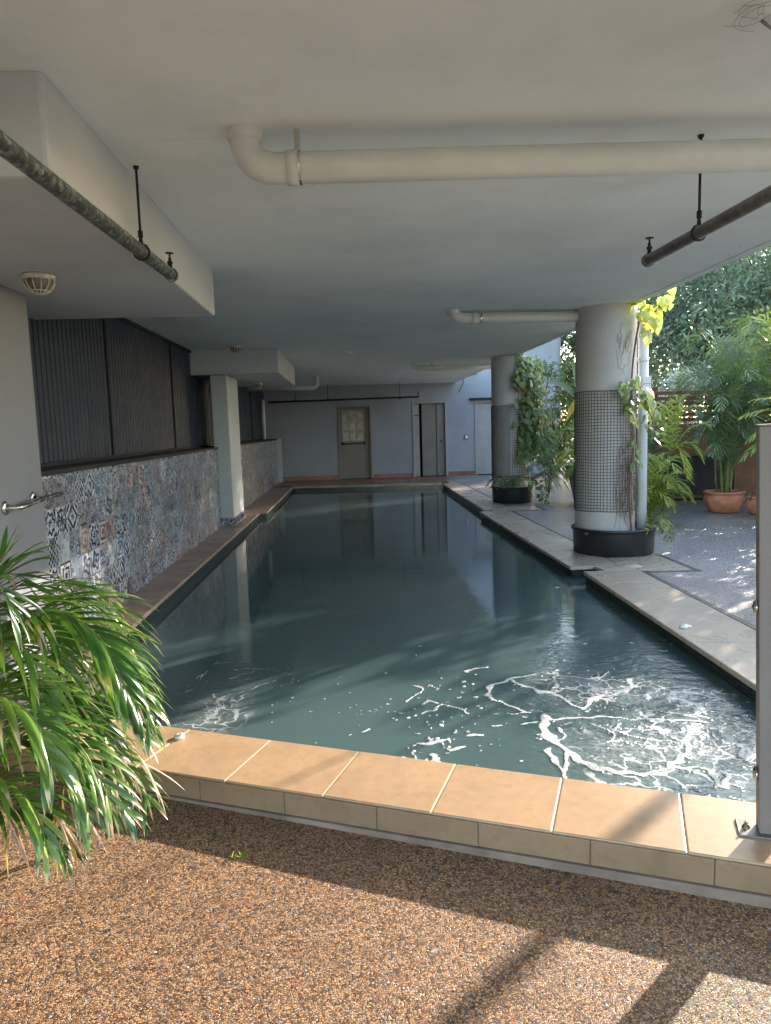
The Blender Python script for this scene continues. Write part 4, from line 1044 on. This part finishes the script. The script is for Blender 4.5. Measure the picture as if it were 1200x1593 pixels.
# ------------------------------------------------------------------ creeper on nearer column
def vine(mb, st, pts, n, size, rnd, spread=.05, out=None, lmat=None):
    P = crom(pts, 8); st.tube(P, .006, 5, False)
    for _ in range(n):
        i = rnd.randrange(len(P)); o = out(P[i]) if out else rvec(rnd)
        p = P[i]+o*rnd.uniform(.01, spread)+Vector((rnd.uniform(-spread,spread), rnd.uniform(-spread,spread), rnd.uniform(-spread,spread)))
        nrm = (o+rvec(rnd)*.55+UP*.25).normalized(); dn = Vector((rnd.uniform(-.5,.5), rnd.uniform(-.5,.5), -1))
        heart(mb, p, nrm, dn, size*rnd.uniform(.6,1.25), rnd.random())
def outc(c): return lambda p: Vector((p.x-c[0], p.y-c[1], 0)).normalized()
def onc(c, r, deg, z): a = math.radians(deg); return Vector((c[0]+r*math.cos(a), c[1]+r*math.sin(a), z))
rnd = random.Random(12)
cr1 = thing('column_creeper', (3.2, 7.75, .2), 'sparse creeper with bare brown roots on the nearer column', 'creeper')
lf, st = MB(), MB(); rr = R1+.03
# long bare stem
P = [onc(C1, rr, -58, .25), onc(C1, rr, -64, .7), onc(C1, rr, -57, 1.2), onc(C1, rr, -62, 1.7), onc(C1, rr, -58, 2.1), onc(C1, rr+.02, -47, 2.5), onc(C1, rr+.03, -40, 2.66)]
st.tube(crom(P, 8), .011, 6)
vine(lf, st, [onc(C1, rr+.04, -78, 1.84), onc(C1, rr+.05, -60, 1.86), onc(C1, rr+.08, -46, 1.76)], 14, .10, rnd, .07, outc(C1))
vine(lf, st, [onc(C1, rr+.06, -52, 1.74), onc(C1, rr+.10, -46, 1.6), onc(C1, rr+.16, -38, 1.45), onc(C1, rr+.12, -46, 1.33)], 34, .10, rnd, .09, outc(C1))
vine(lf, st, [onc(C1, rr+.02, -84, 1.8), onc(C1, rr+.03, -74, 1.6), onc(C1, rr+.05, -66, 1.4), onc(C1, rr+.05, -60, 1.15), onc(C1, rr+.04, -60, 1.0)], 30, .085, rnd, .06, outc(C1))
vine(lf, st, [(3.16,7.5,.28),(3.28,7.5,.36),(3.40,7.52,.34),(3.47,7.53,.22),(3.48,7.52,.12)], 34, .06, rnd, .07)
lf.build('foliage', MT['pothos'], cr1)
for k in range(44):    # hanging aerial roots and dead runners
    a = rnd.gauss(-70, 14); z = rnd.uniform(.6, 1.4); P = []
    while z > rnd.uniform(.2,.5) and len(P) < 9: P.append(onc(C1, rr+rnd.uniform(-.012,.03), a, z)); z -= rnd.uniform(.1,.2); a += rnd.uniform(-6,6)
    if len(P) > 2: st.tube(crom(P, 3), rnd.uniform(.001,.003), 4, False)
for k in range(14):    # rootlets climbing on bare concrete
    a = rnd.uniform(-92,-66); z = rnd.uniform(1.9, 2.3); P = []
    for j in range(7): P.append(onc(C1, R1+.002, a, z)); z += rnd.uniform(.005,.05); a += rnd.uniform(-2.5,5)
    st.tube(P, .0013, 4, False)
st.build('stems', MT['stem'], cr1)
lg, st = MB(), MB()
gold = thing('golden_creeper', (3.3, 7.7, 2.5), 'bright golden pothos leaves hanging at the slab edge above the downpipe', 'creeper')
vine(lg, st, [(3.10,7.60,2.62),(3.2,7.55,2.66),(3.34,7.5,2.66),(3.48,7.5,2.72)], 16, .11, rnd, .06)
vine(lg, st, [(3.15,7.58,2.58),(3.24,7.55,2.52),(3.3,7.52,2.42)], 8, .12, rnd, .05)
for px, py, s, tl in ((1020,500,.23,.1),(1008,528,.17,-.1),(1032,476,.15,.3),(1000,478,.14,-.3),(1010,462,.12,.1),(1045,458,.12,.2),(1006,500,.13,-.2)):
    p = at(px, py-14, y=7.45+rnd.uniform(-.05,.05)); n_ = Vector((rnd.uniform(.1,.5), -1, rnd.uniform(-.1,.3))).normalized(); heart(lg, p, n_, Vector((tl, 0, -1)), s, rnd.random())
lg.build('foliage', MT['pothos_gold'], gold); st.build('stems', MT['greenstem'], gold)

# ------------------------------------------------------------------ creeper on farther column
cr2 = thing('column_creeper', (3.3, 13.1, .2), 'thick green creeper curtain hanging down the farther column', 'creeper')
lf, st = MB(), MB(); rr = R2+.03
for k in range(9):
    a = rnd.uniform(-74,0); P = []
    z = 2.66; rad = rr+.02
    while z > .75: P.append(onc(C2, rad+rnd.uniform(0,.12), a, z)); z -= .3; a += rnd.uniform(-5,6)
    vine(lf, st, P, 60, .12, rnd, .10, outc(C2))
vine(lf, st, [(3.28,13.0,2.6),(3.36,12.95,2.2),(3.42,12.9,1.8),(3.46,12.9,1.4),(3.40,12.9,1.0)], 120, .13, rnd, .16, outc(C2))
vine(lf, st, [(3.55,13.0,1.6),(3.65,12.95,1.25),(3.55,12.9,.85)], 80, .11, rnd, .16, outc(C2))
lf.build('foliage', MT['pothos'], cr2); st.build('stems', MT['stem'], cr2)
fern = thing('fern_plant', (3.4, 13.0, .3), 'feathery green fern spilling from the farther planter tub', 'fern')
lf, st = MB(), MB()
for k in range(80):
    a = rnd.uniform(-2.4, .5); o = Vector((3.48+rnd.uniform(-.22,.22), 12.95+rnd.uniform(-.12,.12), rnd.uniform(.35,1.25))); l = rnd.uniform(.35,.62)
    d = Vector((math.cos(a), math.sin(a), 0)); frond(lf, st, [o, o+d*l*.4+UP*l*.22, o+d*l*.75+UP*.0, o+d*l-UP*l*.38], .085, .013, 15, rnd, droop=.6, ang=65, seg=2, rs_=.003, start=.05, lift=.05)
vine(lf, st, [(3.30,12.85,.42),(3.42,12.8,.38),(3.5,12.78,.2),(3.46,12.76,.06)], 44, .07, rnd, .08)
lf.build('foliage', MT['fern'], fern); st.build('stems', MT['greenstem'], fern)
sp = thing('planter_seedling', (2.8, 12.95, .25), 'small straggly plant at the front of the farther planter tub', 'plant')
lf, st = MB(), MB()
for k in range(16):
    a = rnd.uniform(-3.1,-.6); o = Vector((2.86+rnd.uniform(-.12,.22), 12.92, .27)); d = Vector((math.cos(a), math.sin(a)*.6, 0)); l = rnd.uniform(.2,.42)
    frond(lf, st, [o, o+d*l*.3+UP*l*.6, o+d*l*.8+UP*l*.5, o+d*l*1.1+UP*l*.1], .10, .016, 7, rnd, droop=.7, ang=50, seg=3, rs_=.003)
lf.build('foliage', MT['shrub'], sp); st.build('stems', MT['greenstem'], sp)

# ------------------------------------------------------------------ terracotta pots and palms on the right
def pot(c, r, h, label):
    t = thing('terracotta_pot', (c[0], c[1], 0), label, 'plant pot', 'terracotta pots on the deck')
    mb = MB(); mb.lathe((c[0],c[1],0), [(0,.001),(r*.62,.001),(r*.74,h*.10),(r*.93,h*.40),(r*.99,h*.62),(r*.95,h*.78),(r*.90,h*.86),(r*.985,h*.90),(r*1.0,h*.97),(r*.97,h),(r*.88,h),(r*.84,h*.9)], 44); mb.build('bowl', MT['terracotta'], t)
    mb = MB(); mb.lathe((c[0],c[1],0), [(0,h*.92),(r*.86,h*.9)], 40); mb.build('soil', MT['soil'], t)
    return t
pot((5.80,10.75), .30, .33, 'wide terracotta bowl holding the tall palm')
pot((6.13,10.35), .18, .27, 'smaller terracotta pot half hidden behind the grey post')
def clump_palm(name, base, stems, fr, L, W, label, mt, rnd, hs, spread=.5, flen=(.7,1.1), droop=.6, n=22, cat='palm', ups=(.25,1.1), canes=.1):
    t = thing(name, base, label, cat); lf, st = MB(), MB(); b = Vector(base)
    for i in range(stems):
        a = rnd.uniform(0, 6.283); lean = rnd.uniform(.02, spread); h = rnd.uniform(*hs)
        top_ = b+Vector((math.cos(a)*lean, math.sin(a)*lean, h)); st.tube(trunk_pts(b+Vector((math.cos(a)*.1, math.sin(a)*.1, 0)), top_, rnd, .04), [.016,.015,.014,.013,.012,.011,.010], 6)
        for k in range(fr):
            an = a+rnd.gauss(0, 1.5); l = rnd.uniform(*flen); up_ = rnd.uniform(*ups); d = Vector((math.cos(an), math.sin(an), 0)); o = top_-UP*rnd.uniform(0,.35)
            frond(lf, st, [o, o+d*l*.3+UP*l*up_*.55, o+d*l*.65+UP*l*up_*.65, o+d*l*.95+UP*l*(up_*.65-.28)], L, W, n, rnd, droop=droop, ang=48, seg=3, rs_=.005)
    lf.build('foliage', mt, t); st.build('stems', MT['greenstem'], t); return t
rnd = random.Random(31)
clump_palm('potted_palm', (5.80,10.75,.28), 15, 6, .30, .019, 'tall bushy palm growing in the wide terracotta bowl', MT['palm_dark'], rnd, (.5,2.0), .30, (.55,.85), .35, 15, ups=(.7,1.7))
clump_palm('garden_palm', (7.05,11.3,-.02), 8, 6, .40, .024, 'tall palm with arching fronds at the right edge behind the potted one', MT['palm_dark'], rnd, (1.2,2.3), .4, (.7,1.05), .4, 18, ups=(.5,1.3))
clump_palm('golden_palm', (4.12,9.75,-.02), 8, 5, .26, .020, 'yellow green palm clump behind the white downpipe', MT['palm_yellow'], rnd, (.2,1.0), .15, (.38,.62), .5, 13, ups=(.5,1.4))
clump_palm('broadleaf_palm', (4.65,11.3,-.02), 7, 5, .34, .032, 'dark strappy palm behind the nearer column and downpipe', MT['palm_dark'], rnd, (.3,1.7), .3, (.5,.8), .5, 11, ups=(.4,1.4))
t = thing('arching_palm', (4.45,9.9,-.02), 'small palm throwing bright yellow green fronds across the brown panel', 'palm'); lf, st = MB(), MB()
st.tube(trunk_pts((4.45,9.9,-.02), (4.5,9.85,.95), rnd, .04), [.018]*7, 6); s_ = Vector((4.5,9.85,.95))
for (qx, qy, hh) in ((1108,668,.18),(1085,650,.3),(1060,640,.35),(1095,720,.2),(1030,650,.35),(1070,745,.25)):
    e_ = at(qx, qy, y=9.6); frond(lf, st, [s_, s_.lerp(e_, .4)+UP*hh, s_.lerp(e_, .75)+UP*hh*.9, e_], .24, .024, 13, rnd, droop=.6, ang=50, seg=4, rs_=.005)
lf.build('foliage', MT['palm_yellow'], t); st.build('stems', MT['greenstem'], t)
# frond beside post
t = thing('young_palm', (6.25,9.7,-.02), 'pale green palm fronds just above the top of the grey post', 'palm'); lf, st = MB(), MB()
o = Vector((6.35,9.4,.0)); st.tube(trunk_pts(o, o+Vector((-.1,.0,1.2)), rnd, .04), [.02]*7, 6)
for (qx, qy, yy) in ((1148,652,9.5),(1160,690,9.4),(1165,625,9.6),(1215,600,9.5),(1150,720,9.3),(1240,640,9.4)):
    e_ = at(qx, qy, y=yy); s_ = Vector((6.25,9.4,1.2)); mdl = s_.lerp(e_, .5)+UP*.2; frond(lf, st, [s_, mdl, s_.lerp(e_, .8)+UP*.12, e_], .26, .026, 14, rnd, droop=.6, ang=50, seg=4, rs_=.006)
lf.build('foliage', MT['palm_yellow'], t); st.build('stems', MT['greenstem'], t)
# small plants in second pot and round the bowl
t = thing('potted_herb', (6.13,10.35,.24), 'small leafy plant in the smaller terracotta pot', 'plant'); lf, st = MB(), MB()
for _ in range(20): heart(lf, Vector((6.13+rnd.uniform(-.16,.16), 10.3+rnd.uniform(-.12,.1), .27+rnd.uniform(-.03,.16))), (rvec(rnd)+Vector((0,-.6,.5))).normalized(), Vector((rnd.uniform(-1,1), -.3, -.6)), .08, rnd.random())
for _ in range(6): st.tube([(6.13,10.35,.24), (6.13+rnd.uniform(-.12,.12), 10.3+rnd.uniform(-.1,.1), .38)], .004, 4)
lf.build('foliage', MT['pothos'], t); st.build('stems', MT['greenstem'], t)

# fence, brown panel and dark screen
fe = thing('slatted_fence', (6.6, 12.1, 0), 'red brown timber fence with open horizontal slats above a solid panel', 'fence')
for i in range(6):
    z = 1.42+.092*i; mb = MB(); mb.box((5.25,12.085,z),(12,12.105,z+.058)); mb.build('slat', MT['timber'], fe, bevel=.003)
for x in (5.28,7.2,9.2,11.2):
    mb = MB(); mb.box((x-.04,12.11,-.02),(x+.04,12.19,2.02)); mb.build('post', MT['timber'], fe, bevel=.004)
mb = MB(); mb.box((5.0,12.12,.0),(12,12.15,1.38)); mb.build('solid_panel', MT['brown_panel'], fe)
ds = thing('dark_screen', (5.85, 11.95, 0), 'low dark fabric screen standing in front of the brown panel', 'screen')
mb = MB(); mb.box((5.28,11.93,.16),(6.6,11.96,.80)); mb.build('fabric', MT['dark_panel'], ds, bevel=.004)
mb = MB(); mb.box((5.27,11.925,.80),(6.61,11.965,.825)); mb.box((5.27,11.925,.06),(6.61,11.97,.10)); mb.box((5.27,11.93,0),(5.30,11.96,.8)); mb.box((6.58,11.93,0),(6.61,11.96,.8)); mb.build('frame', MT['black_metal'], ds)
# garden bed kerb at the fence foot
mb = MB(); mb.box((5.0,12.0,-.01),(12,12.08,.11)); tag(mb.build('bed_kerb', MT['render_band'], bevel=.006), 'low concrete kerb along the foot of the slatted fence', 'kerb')

def bush(name, c, rx, ry, rz, nclump, per, L, W, label, mt, rnd, cat='shrub', crad=.22, stemz=None):
    t = thing(name, (c[0], c[1], stemz if stemz is not None else max(0, c[2]-rz)), label, cat); lf, st = MB(), MB(); C_ = Vector(c); base = Vector((c[0], c[1], stemz if stemz is not None else max(0, c[2]-rz)))
    for i in range(nclump):
        v = rvec(rnd)*(rnd.random()**.45); p = C_+Vector((v.x*rx, v.y*ry, v.z*rz)); clump(lf, p, crad*rnd.uniform(.6,1.3), per, L, W, rnd, rnd.uniform(.15,.85))
        if i % 3 == 0: st.tube(trunk_pts(base+Vector((rnd.uniform(-.1,.1)*rx, rnd.uniform(-.1,.1)*ry, 0)), p, rnd, .12), [.02*(1-.12*k)*max(.5, rz) for k in range(7)], 5, False)
    lf.build('foliage', mt, t); st.build('branches', MT['bark'], t); return t
rnd = random.Random(77)
bush('variegated_shrub', (6.5,12.9,2.06), .8, .28, .28, 90, 26, .085, .06, 'cream and green variegated shrub glowing behind the slatted fence', MT['varieg'], rnd, crad=.16, stemz=-.02)
bush('variegated_shrub', (9.0,13.2,2.1), 1.0, .4, .4, 60, 26, .09, .06, 'cream variegated shrub at the right edge behind the fence', MT['varieg'], rnd, crad=.16, stemz=-.02)
bush('garden_shrub', (4.6,15.3,1.55), .42, .6, .9, 46, 34, .10, .045, 'dark leafy shrub seen between the two round columns', MT['shrub'], rnd)
bush('garden_shrub', (4.1,14.6,2.45), .42, .3, .35, 26, 20, .10, .03, 'dark twiggy spray of leaves beside the top of the farther column', MT['shrub'], rnd, crad=.2, stemz=0)
bush('garden_shrub', (5.3,16.5,.75), .9, .7, .8, 46, 36, .12, .04, 'low dark shrub mass on the deck behind the columns', MT['shrub'], rnd)
bush('garden_shrub', (6.2,14.2,1.0), .8, .5, 1.0, 50, 30, .12, .04, 'dark green shrub rising behind the brown fence panel', MT['shrub'], rnd)
# yellowing banana-like leaf and dark tub behind
t = thing('yellowing_plant', (4.55,13.6,0), 'plant with one drooping yellow leaf beside the nearer column', 'plant'); lf, st, l2 = MB(), MB(), MB()
o = Vector((4.45,13.6,1.9)); st.tube(trunk_pts((4.55,13.6,.0), o, rnd, .05), [.025]*7, 6)
leaflet(lf, o, Vector((-.45,-.2,-.3)), Vector((.3,0,.9)), .62, .17, .8, .5, 7, .2)
for d in ((-.2,-.2,1),(.3,-.1,.8),(-.5,-.1,.5),(.1,.2,.9)): leaflet(l2, o, Vector(d), Vector((.5,.3,.1)), .8, .16, .5, .6, 7, .2)
lf.build('yellow_leaf', MT['yellowleaf'], t); l2.build('foliage', MT['palm_dark'], t); st.build('stems', MT['greenstem'], t)
t = thing('grey_planter', (4.3,12.4,0), 'dark grey square planter between the columns', 'planter'); mb = MB()
b0_ = [(3.98,12.2),(4.75,12.2),(4.75,12.9),(3.98,12.9)]
n4 = [(x+(4.36-x)*.28, y+(12.55-y)*.28) for x, y in b0_]
mb.add([(x,y,0) for x, y in n4]+[(x,y,.62) for x, y in b0_], [(3,2,1,0),(0,1,5,4),(1,2,6,5),(2,3,7,6),(3,0,4,7)]); mb.build('body', MT['post'], t)
mb = MB(); mb.box((3.95,12.17,.62),(4.78,12.93,.68)); mb.build('rim', MT['post'], t, bevel=.006)
clump_palm('planter_palm', (4.36,12.55,.66), 4, 4, .28, .022, 'yellow green fronds rising from the grey planter between the columns', MT['palm_yellow'], rnd, (.1,.5), .15, (.5,.8))

# trees behind
def tree(c, rx, ry, rz, zc, nclump, per, L, W, label, mt, rnd, trunk_r=.16, crad=.7):
    t = thing('garden_tree', (c[0], c[1], -.3), label, 'tree', 'leafy trees behind the fence'); lf, tr = MB(), MB(); C_ = Vector((c[0], c[1], zc))
    b = Vector((c[0], c[1], -.3)); crown = C_-UP*rz*.3; tr.tube(trunk_pts(b, crown, rnd, .05, 8), [trunk_r*(1-.07*i) for i in range(9)], 10)
    for i in range(nclump):
        v = rvec(rnd)*(rnd.random()**.38); p = C_+Vector((v.x*rx, v.y*ry, v.z*rz)); r0 = rnd.uniform(.1,.9)
        clump(lf, p, crad*rnd.uniform(.5,1.25), per, L, W, rnd, r0, .55)
        if i % 5 == 0: tr.tube(trunk_pts(crown-UP*rnd.uniform(0, rz*.5), p, rnd, .1), [trunk_r*.4*(1-.13*k) for k in range(7)], 5, False)
    tr.build('trunk', MT['bark'], t); lf.build('crown', mt, t); return t
rnd = random.Random(101)
tree((9.5,17.9), 2.7, 2.5, 2.9, 4.3, 260, 110, .16, .06, 'broad dense tree behind the fence, filling the view right of the downpipe', MT['tree'], rnd)
tree((13.2,22.5), 3.2, 2.2, 3.8, 5.6, 220, 100, .19, .07, 'tall leafy tree at the right edge beyond the fence', MT['tree'], rnd, .2, .8)
tree((9.6,26.5), 3.6, 2.0, 3.6, 3.4, 200, 90, .22, .09, 'farther tree whose crown shows behind the broad one', MT['tree'], rnd, .2, .9)

# hedges added on the right to keep the low sun off deck and pool
def hedge(y0, y1, x, h, label, rnd, dens=1.0):
    t = thing('sunblock_hedge', (x, (y0+y1)/2, 0), label, 'hedge', 'hedges added to block the low sun'); lf, st = MB(), MB(); n_ = int((y1-y0)*60*dens)
    for i in range(n_):
        p = Vector((x+rnd.uniform(-.3,.3), rnd.uniform(y0,y1), rnd.uniform(.15, h))); clump(lf, p, .17, 16, .12, .06, rnd, rnd.uniform(.2,.8))
    st.tube([(x,y0,.01),(x,(y0+y1)/2,.015),(x,y1,.01)], .025, 6)
    for i in range(int((y1-y0)*3)):
        y = rnd.uniform(y0,y1); st.tube(trunk_pts((x,y,-.05), (x+rnd.uniform(-.2,.2), y+rnd.uniform(-.2,.2), h*.9), rnd, .08), [.02]*7, 5, False)
    lf.build('foliage', MT['shrub'], t); st.build('branches', MT['bark'], t)
rnd = random.Random(55)
hedge(2.2, 10.3, 6.75, 1.93, 'unseen sun-blocking hedge added along the garden side, low enough to let the sun over', rnd, 2.0)
hedge(9.6, 11.2, 7.9, 2.9, 'taller sun-blocking hedge added at the corner behind the palms', rnd, 1.6)
hedge(11.2, 14.6, 7.9, 3.4, 'tallest hedge, added to shade the pool, rising behind the end of the slatted fence', rnd, 1.7)
for (x, y, r, h) in ((6.62,7.28,.045,4.0),(6.6,8.85,.011,3.8)):
    t = thing('young_tree', (x, y, 0), 'slender young tree trunk in the garden hedge' if r > .04 else 'thin sapling in the garden hedge, left of the slender tree', 'tree'); mb = MB(); mb.tube(trunk_pts((x,y,-.02),(x,y,h),rnd,.006), r, 8); mb.build('trunk', MT['bark'], t)
    lf = MB()
    for _ in range(26): clump(lf, Vector((x+rnd.uniform(-.6,.6), y+rnd.uniform(-.6,.6), h+rnd.uniform(.1,1.2))), .25, 26, .12, .06, rnd)
    lf.build('crown', MT['tree'], t)
